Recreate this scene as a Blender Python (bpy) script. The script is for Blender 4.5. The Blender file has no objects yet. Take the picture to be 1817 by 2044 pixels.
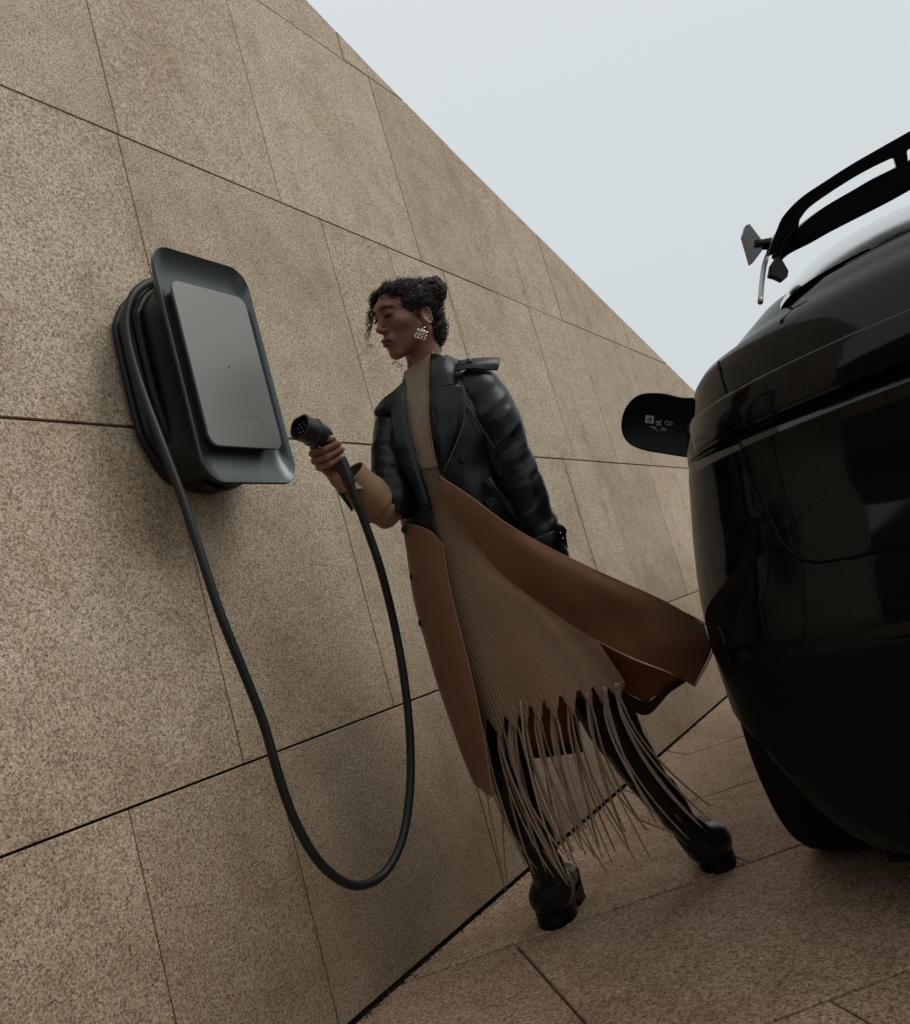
import bpy, bmesh, math, random
import numpy as np
from mathutils import Vector, Matrix
random.seed(7); rng = np.random.default_rng(11)
scn = bpy.context.scene; COL = scn.collection
# ------------------------------------------------------------ camera
F = 1750.0; CX, CY = 908.5, 1022.0            # focal length and centre, in units of a 1817 x 2044 picture
CAM = np.array([0.0, 0.0, 0.85])
def frame():
    h = np.array([1926 - CX, -(976 - CY), -F]); h /= np.linalg.norm(h)
    a = (1926 - CX) * .285 + (976 - CY); s = -F * F / a
    v = np.array([.285 * s, -s, -F]); v /= np.linalg.norm(v)
    return np.array([h, np.cross(v, h), v])
R = frame()                                   # world axes: X along the wall, Y towards it, Z up
FWD = R @ np.array([0, 0, -1.0])
cd = bpy.data.cameras.new('camera'); co = bpy.data.objects.new('camera', cd); COL.objects.link(co)
cd.sensor_fit = 'VERTICAL'; cd.sensor_height = 36; cd.lens = F / 2044 * 36
cd.clip_start = .05; cd.clip_end = 1000
co.matrix_world = Matrix.Translation(Vector(CAM)) @ Matrix([[*map(float, r)] for r in R]).to_4x4()
scn.camera = co
scn.render.resolution_x = 910; scn.render.resolution_y = 1024
# ------------------------------------------------------------ overcast sky, weak sun behind the cloud
SUN_EL, SUN_AZ = math.radians(46), math.radians(-66)      # azimuth from +X towards +Y
w = bpy.data.worlds.new('World'); scn.world = w; w.use_nodes = True
nt = w.node_tree; nt.nodes.clear()
out = nt.nodes.new('ShaderNodeOutputWorld'); bg = nt.nodes.new('ShaderNodeBackground')
sky = nt.nodes.new('ShaderNodeTexSky'); sky.sky_type = 'NISHITA'; sky.sun_disc = False
sky.sun_elevation = SUN_EL; sky.sun_rotation = math.pi / 2 - SUN_AZ
mix = nt.nodes.new('ShaderNodeMixRGB'); mix.inputs[0].default_value = .93
mix.inputs[2].default_value = (7.15, 7.66, 7.80, 1)         # even cloud deck over the clear sky
tc = nt.nodes.new('ShaderNodeTexCoord'); sxyz = nt.nodes.new('ShaderNodeSeparateXYZ'); nt.links.new(tc.outputs['Generated'], sxyz.inputs[0])
cr = nt.nodes.new('ShaderNodeValToRGB'); e = cr.color_ramp.elements; e[0].position = 0; e[0].color = (.63, .685, .70, 1); e[1].position = 1; e[1].color = (.80, .84, .85, 1)   # overcast: the zenith is brighter than the horizon
nt.links.new(sxyz.outputs[2], cr.inputs[0])
sc = nt.nodes.new('ShaderNodeVectorMath'); sc.operation = 'SCALE'; sc.inputs['Scale'].default_value = 10; nt.links.new(cr.outputs[0], sc.inputs[0]); nt.links.new(sc.outputs[0], mix.inputs[2])
nt.links.new(sky.outputs[0], mix.inputs[1]); nt.links.new(mix.outputs[0], bg.inputs[0])
bg.inputs[1].default_value = .1
nt.links.new(bg.outputs[0], out.inputs[0])
sd = bpy.data.lights.new('sun', 'SUN'); so = bpy.data.objects.new('sun', sd); COL.objects.link(so)
sd.energy = 1.5; sd.angle = math.radians(38); sd.color = (1, .95, .88)
sdir = Vector((math.cos(SUN_EL) * math.cos(SUN_AZ), math.cos(SUN_EL) * math.sin(SUN_AZ), math.sin(SUN_EL)))
so.rotation_euler = sdir.to_track_quat('Z', 'Y').to_euler()
scn.view_settings.view_transform = 'Standard'; scn.view_settings.look = 'None'
scn.view_settings.gamma = 1; scn.view_settings.exposure = 0; scn.view_settings.use_curve_mapping = False
# ------------------------------------------------------------ helpers
def ray(x, y): return R @ np.array([(x - CX) / F, -(y - CY) / F, -1.0])
def atX(x, y, X): d = ray(x, y); return CAM + d * (X / d[0])
def atY(x, y, Y): d = ray(x, y); return CAM + d * (Y / d[1])
def atZ(x, y, Z): d = ray(x, y); return CAM + d * ((Z - CAM[2]) / d[2])
def atD(x, y, D): return CAM + ray(x, y) * D               # D metres ahead along the view
YW = float(atZ(1055, 1737, 0)[1])

def mat(name, col=(.5, .5, .5), rough=.5, metal=0., coat=0., spec=.5, **k):
    m = bpy.data.materials.new(name); m.use_nodes = True
    b = m.node_tree.nodes['Principled BSDF']
    b.inputs['Base Color'].default_value = (*col, 1); b.inputs['Roughness'].default_value = rough
    b.inputs['Metallic'].default_value = metal; b.inputs['Coat Weight'].default_value = coat
    b.inputs['Coat Roughness'].default_value = k.get('coat_rough', .03)
    b.inputs['Specular IOR Level'].default_value = spec
    if 'sheen' in k: b.inputs['Sheen Weight'].default_value = k['sheen']; b.inputs['Sheen Roughness'].default_value = .4
    if 'sss' in k:
        b.inputs['Subsurface Weight'].default_value = k['sss']; b.inputs['Subsurface Radius'].default_value = (.012, .005, .003)
        b.inputs['Subsurface Scale'].default_value = 1
    return m
class N:
    """small wrapper for building node trees"""
    def __init__(s, m): s.t = m.node_tree; s.b = s.t.nodes['Principled BSDF']
    def n(s, typ, **k):
        x = s.t.nodes.new(typ)
        for a, v in k.items():
            if a.startswith('i_'):
                key = a[2:]; key = int(key) if key.isdigit() else key.replace('_', ' ')
                x.inputs[key].default_value = v
            else: setattr(x, a, v)
        return x
    def l(s, a, b): s.t.links.new(a, b)
    def coords(s, kind='Object'): return s.n('ShaderNodeTexCoord').outputs[kind]
    def geo(s): return s.n('ShaderNodeNewGeometry').outputs['Position']
    def noise(s, vec, scale, detail=3, rough=.55, dist=0):
        x = s.n('ShaderNodeTexNoise'); x.inputs['Scale'].default_value = scale; x.inputs['Detail'].default_value = detail
        x.inputs['Roughness'].default_value = rough; x.inputs['Distortion'].default_value = dist; s.l(vec, x.inputs['Vector']); return x.outputs['Fac']
    def ramp(s, fac, stops, interp='LINEAR'):
        x = s.n('ShaderNodeValToRGB'); x.color_ramp.interpolation = interp; e = x.color_ramp.elements
        while len(e) < len(stops): e.new(.5)
        for q, (p, c) in zip(e, stops):
            q.position = p; q.color = (*c, 1) if len(c) == 3 else c
        s.l(fac, x.inputs[0]); return x.outputs[0]
    def mixc(s, a, b, fac, mode='MIX'):
        x = s.n('ShaderNodeMixRGB', blend_type=mode)
        for i, v in ((0, fac), (1, a), (2, b)):
            if hasattr(v, 'links'): s.l(v, x.inputs[i])
            elif isinstance(v, (int, float)): x.inputs[i].default_value = v if i == 0 else (v, v, v, 1)
            else: x.inputs[i].default_value = (*v, 1)
        return x.outputs[0]
    def math(s, op, a, b=0.):
        x = s.n('ShaderNodeMath', operation=op)
        for i, v in ((0, a), (1, b)):
            if hasattr(v, 'links'): s.l(v, x.inputs[i])
            else: x.inputs[i].default_value = v
        return x.outputs[0]
    def bump(s, h, strength, dist, prev=None):
        x = s.n('ShaderNodeBump'); x.inputs['Strength'].default_value = strength; x.inputs['Distance'].default_value = dist
        s.l(h, x.inputs['Height'])
        if prev is not None: s.l(prev, x.inputs['Normal'])
        return x.outputs[0]
    def base(s, c): s.l(c, s.b.inputs['Base Color'])
    def normal(s, c): s.l(c, s.b.inputs['Normal'])

def granite(name, tint=(1, 1, 1), dirt=.5, scale=1., bump=.5, polish=.8, base_dirt_shade=True):
    m = mat(name, rough=polish); q = N(m); P = q.geo()
    rnd = q.n('ShaderNodeObjectInfo').outputs['Random']
    off = q.n('ShaderNodeVectorMath', operation='ADD'); q.l(P, off.inputs[0])
    sc = q.n('ShaderNodeVectorMath', operation='SCALE'); sc.inputs[0].default_value = (13, 7, 31); q.l(rnd, sc.inputs['Scale'])
    q.l(sc.outputs[0], off.inputs[1]); V = off.outputs[0]
    g1 = q.noise(V, 105 * scale, 4, .72)
    g2 = q.noise(V, 260 * scale, 2, .6)
    vor = q.n('ShaderNodeTexVoronoi'); vor.inputs['Scale'].default_value = 150 * scale; q.l(V, vor.inputs['Vector'])
    vc = q.n('ShaderNodeSeparateColor'); q.l(vor.outputs['Color'], vc.inputs[0])
    c = q.ramp(g1, [(.30, (.075, .055, .038)), (.42, (.24, .19, .137)), (.52, (.40, .335, .255)), (.64, (.50, .43, .34)), (.76, (.60, .54, .45))])
    crystal = q.ramp(vc.outputs[0], [(0, (.48, .42, .36)), (.09, (.62, .56, .5)), (.12, (1, 1, 1)), (.9, (1, 1, 1)), (.93, (1.3, 1.28, 1.22))], 'CONSTANT')
    c = q.mixc(c, crystal, .8, 'MULTIPLY')
    c = q.mixc(c, q.ramp(g2, [(.34, (.45, .38, .3)), (.47, (1, 1, 1)), (.62, (1.08, 1.07, 1.05))]), .8, 'MULTIPLY')
    # cloudy weathering, brownish and greyish blotches
    b1 = q.noise(P, 1.7, 6, .62, .4); b2 = q.noise(P, 9, 5, .65)
    c = q.mixc(c, q.ramp(b1, [(.3, (.80, .74, .66)), (.5, (1, 1, 1)), (.72, (1.06, 1.08, 1.10))]), dirt, 'MULTIPLY')
    c = q.mixc(c, q.ramp(b2, [(.3, (.80, .76, .70)), (.52, (1, 1, 1)), (.75, (1.05, 1.05, 1.05))]), dirt, 'MULTIPLY')
    # every panel its own tone
    c = q.mixc(c, q.ramp(rnd, [(0, (.90, .885, .865)), (.5, (.98, .975, .965)), (1, (1.06, 1.06, 1.045))]), 1., 'MULTIPLY')
    mp = q.n('ShaderNodeMapping'); mp.inputs['Scale'].default_value = (5, 5, .35); q.l(P, mp.inputs['Vector'])
    c = q.mixc(c, q.ramp(q.noise(mp.outputs[0], 1.6, 5, .6), [(.28, (.80, .76, .70)), (.45, (1, 1, 1)), (.7, (1.05, 1.05, 1.04))]), .55 if base_dirt_shade else 0., 'MULTIPLY')
    if base_dirt_shade:                             # splash dirt and painted-in shade with ragged upper edge on the lowest course
        sp = q.n('ShaderNodeSeparateXYZ'); q.l(P, sp.inputs[0])
        hgt = q.math('ADD', sp.outputs[2], q.math('MULTIPLY', q.noise(P, 3.1, 6, .7), -.75))
        c = q.mixc(c, q.ramp(hgt, [(.0, (.52, .47, .41)), (.35, (.80, .77, .73)), (.62, (1, 1, 1))]), .85, 'MULTIPLY')
    c = q.mixc(c, tint, 1, 'MULTIPLY'); q.base(c)
    hgt = q.mixc(g1, vor.outputs['Distance'], .35)
    q.normal(q.bump(hgt, bump, .004, q.bump(b2, .25, .004)))
    return m

def link(o, parent=None):
    COL.objects.link(o)
    if parent is not None: o.parent = parent
    return o
def tag(o, label=None, cat=None, group=None, kind=None):
    if label: o['label'] = label
    if cat: o['category'] = cat
    if group: o['group'] = group
    if kind: o['kind'] = kind
    return o
def empty(name, loc=(0, 0, 0)):
    o = bpy.data.objects.new(name, None); o.location = loc; o.empty_display_size = .1; return link(o)
def mesh(name, V, Fc, m=None, parent=None, smooth=True, angle=None, center=True):
    V = np.asarray(V, float)
    me = bpy.data.meshes.new(name); me.from_pydata([tuple(v) for v in V], [], [tuple(int(i) for i in f) for f in Fc]); me.update()
    if m: me.materials.append(m)
    o = bpy.data.objects.new(name, me); link(o, parent)
    if parent is not None and parent.type == 'EMPTY': o.location = -Vector(parent.location)
    elif parent is not None: pass
    if smooth:
        me.polygons.foreach_set('use_smooth', [True] * len(me.polygons))
        if angle: 
            try: me.set_sharp_from_angle(angle=math.radians(angle))
            except Exception: pass
    return o
def fixn(o):
    bm = bmesh.new(); bm.from_mesh(o.data); bmesh.ops.recalc_face_normals(bm, faces=bm.faces); bm.to_mesh(o.data); bm.free(); return o
def mods(o, sub=0, solid=0, bevel=0, offset=0, seg=2):
    if solid: a = o.modifiers.new('solidify', 'SOLIDIFY'); a.thickness = solid; a.offset = offset
    if bevel: a = o.modifiers.new('bevel', 'BEVEL'); a.width = bevel; a.segments = seg; a.limit_method = 'ANGLE'
    if sub: a = o.modifiers.new('subdivision', 'SUBSURF'); a.levels = sub; a.render_levels = sub
    return o
def catmull(P, n, closed=False):
    P = np.asarray(P, float); k = len(P)
    if closed: Q = np.vstack([P[-1:], P, P[:2]]); segs = k
    else: Q = np.vstack([2 * P[0] - P[1], P, 2 * P[-1] - P[-2]]); segs = k - 1
    t = np.linspace(0, segs, n, endpoint=not closed); i = np.minimum(t.astype(int), segs - 1); u = (t - i)[:, None]
    a, b, c, d = Q[i], Q[i + 1], Q[i + 2], Q[i + 3]
    return .5 * (2 * b + (c - a) * u + (2 * a - 5 * b + 4 * c - d) * u ** 2 + (3 * b - a - 3 * c + d) * u ** 3)
def grid_faces(nu, nv, wrapu=False, wrapv=False):
    f = []
    for i in range(nu if wrapu else nu - 1):
        for j in range(nv if wrapv else nv - 1):
            a, b = i * nv + j, i * nv + (j + 1) % nv
            c, d = ((i + 1) % nu) * nv + (j + 1) % nv, ((i + 1) % nu) * nv + j
            f.append((a, b, c, d))
    return f
def loft(rows, nu, nv, closedv=False):
    """rows: list of point lists -> smooth grid nu x nv"""
    A = np.array([catmull(r, nv, closedv) for r in rows])
    B = np.stack([catmull(A[:, j], nu) for j in range(A.shape[1])], 1)
    return B
def grid_mesh(name, G, m, parent=None, wrapu=False, wrapv=False, caps=False, **k):
    nu, nv = G.shape[:2]; Fc = grid_faces(nu, nv, wrapu, wrapv)
    if caps: Fc += [tuple(range(nv))[::-1], tuple((nu - 1) * nv + j for j in range(nv))]
    return mesh(name, G.reshape(-1, 3), Fc, m, parent, **k)
def tube_geo(P, r, ns=12, cap=True, flat=1.):
    P = np.asarray(P, float); n = len(P); r = np.broadcast_to(np.asarray(r, float), (n,))
    T = np.gradient(P, axis=0); T /= np.linalg.norm(T, axis=1)[:, None] + 1e-12
    u = np.cross(T[0], [0, 0, 1.]); u = u if np.linalg.norm(u) > .1 else np.cross(T[0], [0, 1., 0]); u /= np.linalg.norm(u)
    V = []; a = np.linspace(0, 2 * np.pi, ns, endpoint=False)
    for i in range(n):
        u = u - T[i] * (u @ T[i]); u /= np.linalg.norm(u); v = np.cross(T[i], u)
        V.append(P[i] + r[i] * (np.cos(a)[:, None] * u + flat * np.sin(a)[:, None] * v))
    V = np.vstack(V); Fc = grid_faces(n, ns, wrapv=True)
    if cap: Fc += [tuple(range(ns))[::-1], tuple((n - 1) * ns + j for j in range(ns))]
    return V, Fc
def tube(name, P, r, m, parent=None, ns=12, **k):
    V, Fc = tube_geo(P, r, ns, k.pop('cap', True), k.pop('flat', 1.)); return mesh(name, V, Fc, m, parent, **k)
def join_geo(L):
    V = []; Fc = []; o = 0
    for v, f in L:
        V.append(np.asarray(v)); Fc += [tuple(i + o for i in q) for q in f]; o += len(v)
    return np.vstack(V), Fc
def box_geo(lo, hi):
    (a, b, c), (d, e, f) = lo, hi
    return np.array([(a, b, c), (d, b, c), (d, e, c), (a, e, c), (a, b, f), (d, b, f), (d, e, f), (a, e, f)]), \
        [(0, 3, 2, 1), (4, 5, 6, 7), (0, 1, 5, 4), (1, 2, 6, 5), (2, 3, 7, 6), (3, 0, 4, 7)]
def prism(poly, d0, d1, fn):
    """closed polygon (a,b) extruded between d0 and d1; fn(a,b,d)->point"""
    n = len(poly); V = [fn(*p, d0) for p in poly] + [fn(*p, d1) for p in poly]
    return np.array(V), [tuple(range(n))[::-1], tuple(range(n, 2 * n))] + [(i, (i + 1) % n, n + (i + 1) % n, n + i) for i in range(n)]
def rrect(cx, cz, w_, h_, r, n=8):
    pts = []
    for sx, sz, a0 in ((1, 1, 0), (-1, 1, 90), (-1, -1, 180), (1, -1, 270)):
        for k in range(n + 1):
            a = math.radians(a0 + 90 * k / n)
            pts.append((cx + sx * (w_ / 2 - r) + r * math.cos(a), cz + sz * (h_ / 2 - r) + r * math.sin(a)))
    return pts
def surfnet(fn, lo, hi, h):
    """surface nets: polygonise fn(P)<0"""
    ax = [np.arange(a, b + h, h) for a, b in zip(lo, hi)]; n = [len(a) for a in ax]
    G = np.stack(np.meshgrid(*ax, indexing='ij'), -1); f = fn(G.reshape(-1, 3)).reshape(n)
    ins = f < 0; m = [k - 1 for k in n]
    acc = np.zeros((*m, 3)); cnt = np.zeros(m)
    sl = lambda o: tuple(slice(o[k], o[k] + m[k]) for k in range(3))
    for d in range(3):
        e = [0, 0, 0]; e[d] = 1; oth = [k for k in range(3) if k != d]
        for p in (0, 1):
            for q_ in (0, 1):
                o = [0, 0, 0]; o[oth[0]] = p; o[oth[1]] = q_; o2 = [o[k] + e[k] for k in range(3)]
                fa, fb = f[sl(o)], f[sl(o2)]; cr = ins[sl(o)] != ins[sl(o2)]
                t = np.where(cr, fa / np.where(np.abs(fa - fb) < 1e-12, 1, fa - fb), 0)
                pt = np.zeros((*m, 3)); pt[..., oth[0]] = o[oth[0]]; pt[..., oth[1]] = o[oth[1]]; pt[..., d] = t
                acc += pt * cr[..., None]; cnt += cr
    act = cnt > 0; idx = -np.ones(m, int); idx[act] = np.arange(act.sum())
    I = np.argwhere(act); V = (I + acc[act] / cnt[act][:, None]) * h + np.array(lo)
    Fc = []
    for d in range(3):
        a, b = (d + 1) % 3, (d + 2) % 3
        s1 = [slice(None)] * 3; s2 = [slice(None)] * 3; s1[d] = slice(0, -1); s2[d] = slice(1, None)
        cr = ins[tuple(s1)] != ins[tuple(s2)]
        E = np.argwhere(cr); E = E[(E[:, a] > 0) & (E[:, b] > 0) & (E[:, a] < m[a]) & (E[:, b] < m[b])]
        ea = np.zeros(3, int); ea[a] = 1; eb = np.zeros(3, int); eb[b] = 1
        q4 = np.stack([idx[tuple((E - ea - eb).T)], idx[tuple((E - eb).T)], idx[tuple(E.T)], idx[tuple((E - ea).T)]], 1)
        fl = ins[tuple(E.T)]; q4[~fl] = q4[~fl][:, ::-1]; Fc.append(q4)
    return V, np.vstack(Fc)
def sm(a, b, k):                              # smooth minimum
    h = np.clip(.5 + .5 * (b - a) / k, 0, 1); return b * (1 - h) + a * h - k * h * (1 - h)
def sx(a, b, k): return -sm(-a, -b, k)
def cap(P, a, b, ra, rb):
    a = np.asarray(a, float); b = np.asarray(b, float); d = b - a; t = np.clip((P - a) @ d / (d @ d), 0, 1)
    return np.linalg.norm(P - a - t[:, None] * d, axis=1) - (ra + (rb - ra) * t)
def ell(P, c, r):
    r = np.asarray(r, float); q_ = (P - np.asarray(c)) / r; k0 = np.linalg.norm(q_, axis=1); k1 = np.linalg.norm(q_ / r, axis=1)
    return k0 * (k0 - 1) / np.maximum(k1, 1e-9)

# ------------------------------------------------------------ ground
M_pave = granite('paving_granite', tint=(1.02, .85, .755), dirt=1., scale=1.15, bump=.6, base_dirt_shade=False)
M_wall = granite('wall_granite', tint=(1.38, 1.37, 1.375), dirt=.8, scale=1.75, bump=.45)
M_soil = mat('joint_dirt', (.008, .0065, .005), .95)
M_asph = mat('asphalt', (.035, .035, .036), .85); q = N(M_asph); q.normal(q.bump(q.noise(q.geo(), 90, 3), .4, .004))
M_core = mat('wall_core_concrete', (.05, .045, .04), .9)
g = mesh('ground', [(-150, -150, -.032), (150, -150, -.032), (150, 150, -.032), (-150, 150, -.032)], [(0, 1, 2, 3)], M_asph, smooth=False)
tag(g, kind='structure')
pv = mesh('pavement', [(.2, -5, -.028), (9.5, -5, -.028), (9.5, YW + .01, -.028), (.2, YW + .01, -.028)], [(0, 1, 2, 3)], M_soil, smooth=False)
tag(pv, kind='structure')
ua = math.radians(-51.7); va = math.radians(-137.2)
U = np.array([math.cos(ua), math.sin(ua)]); Vv = np.array([math.cos(va), math.sin(va)])
ORG = np.array([2.124, 1.382]); ROW = .826; LEN = 1.22
def clip(poly, keep):                          # keep(p)>=0, one half plane
    o = []
    for i in range(len(poly)):
        a, b = poly[i], poly[(i + 1) % len(poly)]; ka, kb = keep(a), keep(b)
        if ka >= 0: o.append(a)
        if ka * kb < 0: t = ka / (ka - kb); o.append(a + (b - a) * t)
    return o
rowoff = {0: 0., -1: .405, 1: .71, 2: -.35, -2: -.3}
k_len = 1 / abs(U[0] * Vv[1] - U[1] * Vv[0])
for i in range(-9, 8):
    offr = rowoff.get(i, random.uniform(-.6, .6))
    for j in range(-9, 9):
        jg = .0032
        a0 = ORG + Vv * (-i) * ROW * k_len + U * (offr + j * LEN)
        e1 = U * LEN; e2 = Vv * ROW * k_len
        poly = [a0 + U * jg + Vv * jg * 2.1, a0 + e1 - U * jg + Vv * jg * 2.1, a0 + e1 + e2 - U * jg - Vv * jg * 2.1, a0 + e2 + U * jg - Vv * jg * 2.1]
        for kf in (lambda p: (YW - .009) - p[1], lambda p: p[1] + 4.6, lambda p: p[0] - .25, lambda p: 9.2 - p[0]):
            poly = clip(poly, kf) if len(poly) > 2 else poly
        if len(poly) < 3: continue
        c_ = np.mean(poly, axis=0)
        if np.linalg.norm(np.max(poly, axis=0) - np.min(poly, axis=0)) < .08: continue
        dz = random.uniform(-.0012, .0012)
        ins = [p + (c_ - p) / max(np.linalg.norm(c_ - p), 1e-6) * .0035 for p in poly]
        n = len(poly)
        V = [(*p, -.027) for p in poly] + [(*p, -.0025 + dz) for p in poly] + [(*p, dz) for p in ins]
        Fc = [(k, (k + 1) % n, n + (k + 1) % n, n + k) for k in range(n)] + [(n + k, n + (k + 1) % n, 2 * n + (k + 1) % n, 2 * n + k) for k in range(n)] + [tuple(2 * n + k for k in range(n))]
        s_ = mesh('paving_slab', V, Fc, M_pave, pv, smooth=False); fixn(s_)
# ------------------------------------------------------------ granite wall with raking top
TOP = [(.25, 4.456), (2.0, 3.86), (2.9, 3.548), (3.32, 3.41), (3.9, 3.245), (5.6, 2.785), (7.355, 2.315), (12.0, 1.08)]
def topz(x): return float(np.interp(x, [p[0] for p in TOP], [p[1] for p in TOP]))
rows = [(.006, .687, [.25, .66, 1.232, 1.676, 2.555, 3.42, 4.16, 4.943, 5.9, 6.7, 7.6, 8.6, 9.6, 10.6, 11.9]),
        (.687, 1.555, [.25, .72, 1.575, 2.225, 3.12, 3.6, 4.165, 4.655, 5.54, 6.1, 6.8, 7.5, 8.4, 9.3, 10.2, 11.9]),
        (1.555, 2.436, [.25, 1.0, 1.662, 2.555, 2.985, 3.425, 4.318, 4.982, 5.648, 6.568, 7.2, 8.1, 9.0, 10.0]),
        (2.436, 3.345, [.25, .93, 1.672, 2.345, 3.253, 3.914, 4.361, 4.811, 5.282, 6.024, 6.9]),
        (3.345, 4.24, [.25, .7, 1.5, 2.35, 3.08, 3.8]),
        (4.24, 5.12, [.25, .9, 1.4])]
wall = empty('granite_wall', (0, YW + .08, 0))
tag(wall, 'tall beige granite slab wall with dark open joints and a top that slopes down to the right', 'wall')
cp = [(.27, -.1), (.27, topz(.27) - .03)] + [(x, z - .03) for x, z in TOP if x > .27] + [(12, -.1)]
V, Fc = prism(cp, YW + .034, YW + .40, lambda a, b, d: (a, d, b))
fixn(mesh('wall_core', V, Fc, M_core, wall, smooth=False))
for z0, z1, xs in rows:
    for a, b in zip(xs[:-1], xs[1:]):
        ga, gb = [.0017 + .0005 * max(0, t_ - 2.4) for t_ in (a, b)]; a_, b_ = a + ga, b - gb; q0, q1 = z0 + .0028, z1 - .0028
        br = sorted({a_, b_, *[x for x, _ in TOP if a_ < x < b_]})
        for (xa, za), (xb, zb) in zip(TOP[:-1], TOP[1:]):
            t = (q1 - za) / (zb - za); x = xa + t * (xb - xa)
            if xa <= x <= xb and a_ < x < b_: br.append(x)
            t = (q0 - za) / (zb - za); x = xa + t * (xb - xa)
            if xa <= x <= xb and a_ < x < b_: br.append(x)
        br = [x for x in sorted(set(br)) if topz(x) >= q0 - 1e-6]
        if len(br) < 2: continue
        poly = [(br[0], q0), (br[-1], q0)] + [(x, min(q1, topz(x))) for x in br[::-1]]
        pp = [poly[0]]
        for p in poly[1:]:
            if math.dist(p, pp[-1]) > 1e-4: pp.append(p)
        if math.dist(pp[0], pp[-1]) < 1e-4: pp.pop()
        if len(pp) < 3: continue
        pr = random.uniform(-.0015, .0015)
        V, Fc = prism(pp, YW + pr, YW + .030, lambda a, b, d: (a, d, b))
        o = mesh('stone_panel', V, Fc, M_wall, wall, smooth=False); fixn(o); mods(o, bevel=.0012, seg=1)
V, Fc = prism([(x, z + .002) for x, z in TOP][::1] + [(x, z - .03) for x, z in TOP][::-1], YW + .034, YW + .42, lambda a, b, d: (a, d, b))
fixn(mesh('coping', V, Fc, M_wall, wall, smooth=False))
# ------------------------------------------------------------ wall charger with coiled cable and plug
M_shell = mat('charger_shell', (.12, .135, .14), .30, metal=.7, spec=.5)
q = N(M_shell); wv = q.n('ShaderNodeTexWave', wave_type='BANDS', bands_direction='DIAGONAL'); wv.inputs['Scale'].default_value = 150
q.l(q.geo(), wv.inputs['Vector']); q.normal(q.bump(wv.outputs['Fac'], .12, .0006))
M_panel = mat('charger_front_glass', (.215, .205, .19), .24, metal=.75, spec=.6); M_panel.node_tree.nodes['Principled BSDF'].inputs['Roughness'].default_value = .36
M_rubber = mat('cable_rubber', (.006, .0075, .0085), .46, spec=.35)
q = N(M_rubber); q.normal(q.bump(q.noise(q.geo(), 60, 3), .1, .002))
M_black = mat('black_plastic', (.012, .014, .015), .38)
M_seam = mat('dark_seam', (.002, .002, .002), .8, spec=.1)
M_chrome = mat('polished_metal', (.62, .56, .46), .16, metal=1)
CXc, CZc = 1.635, 1.648
ch = empty('wall_charger', (CXc, YW, CZc))
tag(ch, 'dark grey wall charging station with coiled black cable, fixed to the granite wall', 'charging station')
def loops(name, L, m, parent, capf=True, capb=True, n=10):
    rowsL = []
    for (cx_, cz_, w_, h_, r, d) in L: rowsL.append([(x, YW - d, z) for x, z in rrect(cx_, cz_, w_, h_, r, n)])
    A = np.array(rowsL); nu, nv = A.shape[:2]; Fc = grid_faces(nu, nv, wrapv=True)
    if capb: Fc.append(tuple(range(nv))[::-1])
    if capf: Fc.append(tuple((nu - 1) * nv + j for j in range(nv)))
    o = mesh(name, A.reshape(-1, 3), Fc, m, parent, angle=38); fixn(o); return o
RW, RH = .328, .614
loops('housing', [(CXc, CZc - .01, .26, .49, .09, .0), (CXc, CZc - .01, .26, .49, .09, .06), (CXc, CZc - .008, .255, .49, .08, .105),
                  (CXc, CZc - .004, .256, .505, .07, .145), (CXc, CZc, .298, .575, .062, .176), (CXc, CZc, RW, RH, .06, .197), (CXc, CZc, RW + .002, RH + .002, .061, .2005), (CXc, CZc, RW - .002, RH - .002, .061, .2015)], M_black, ch, capf=False)
loops('front_dish', [(CXc, CZc, RW - .004, RH - .004, .06, .199),
                  (CXc, CZc, RW - .001, RH - .001, .06, .2042), (CXc, CZc, RW - .004, RH - .004, .058, .2055), (CXc, CZc, RW - .008, RH - .009, .056, .2035),
                  (CXc, CZc, RW - .016, RH - .035, .052, .194), (CXc, CZc, RW - .03, RH - .085, .046, .182), (CXc, CZc, RW - .042, RH - .13, .04, .1745), (CXc, CZc, RW - .06, RH - .2, .035, .172)], M_shell, ch, capb=False)
PW, PH = .255, .432; PCX, PCZ = CXc + .004, CZc + .002
loops('front_panel_base', [(PCX, PCZ, PW - .018, PH - .02, .028, .170), (PCX, PCZ, PW - .018, PH - .02, .028, .196)], M_black, ch)
fp = loops('front_panel', [(PCX, PCZ, PW - .004, PH - .004, .026, .1965), (PCX, PCZ, PW, PH, .028, .199), (PCX, PCZ, PW, PH, .028, .205), (PCX, PCZ, PW - .003, PH - .003, .027, .2065)], M_panel, ch)
def text_obj(name, body, size, ext, m, parent, fn, sxx=1.):
    cu = bpy.data.curves.new(name, 'FONT'); cu.body = body; cu.size = size; cu.extrude = ext; cu.align_x = 'CENTER'; cu.space_character = 1.15
    t = bpy.data.objects.new(name, cu); COL.objects.link(t); dg = bpy.context.evaluated_depsgraph_get(); dg.update()
    me = bpy.data.meshes.new_from_object(t.evaluated_get(dg)); COL.objects.unlink(t); bpy.data.objects.remove(t)
    V = [fn(v.co.x * sxx, v.co.y, v.co.z) for v in me.vertices]; Fc = [tuple(p.vertices) for p in me.polygons]
    return mesh(name, V, Fc, m, parent, smooth=False)
M_emb = mat('embossed_letters', (.30, .295, .285), .3, metal=.75)
text_obj('lettering', 'PORSCHE', .0135, .0004, M_emb, ch, lambda a, b, c: (PCX + .004 + a, YW - .2067 - c, PCZ - .135 + b), 1.9)
V, Fc = tube_geo([(PCX + .0, YW - .2063, PCZ + .0), (PCX, YW - .2072, PCZ)], .0022, 10); mesh('status_light', V, Fc, M_seam, ch)
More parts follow.
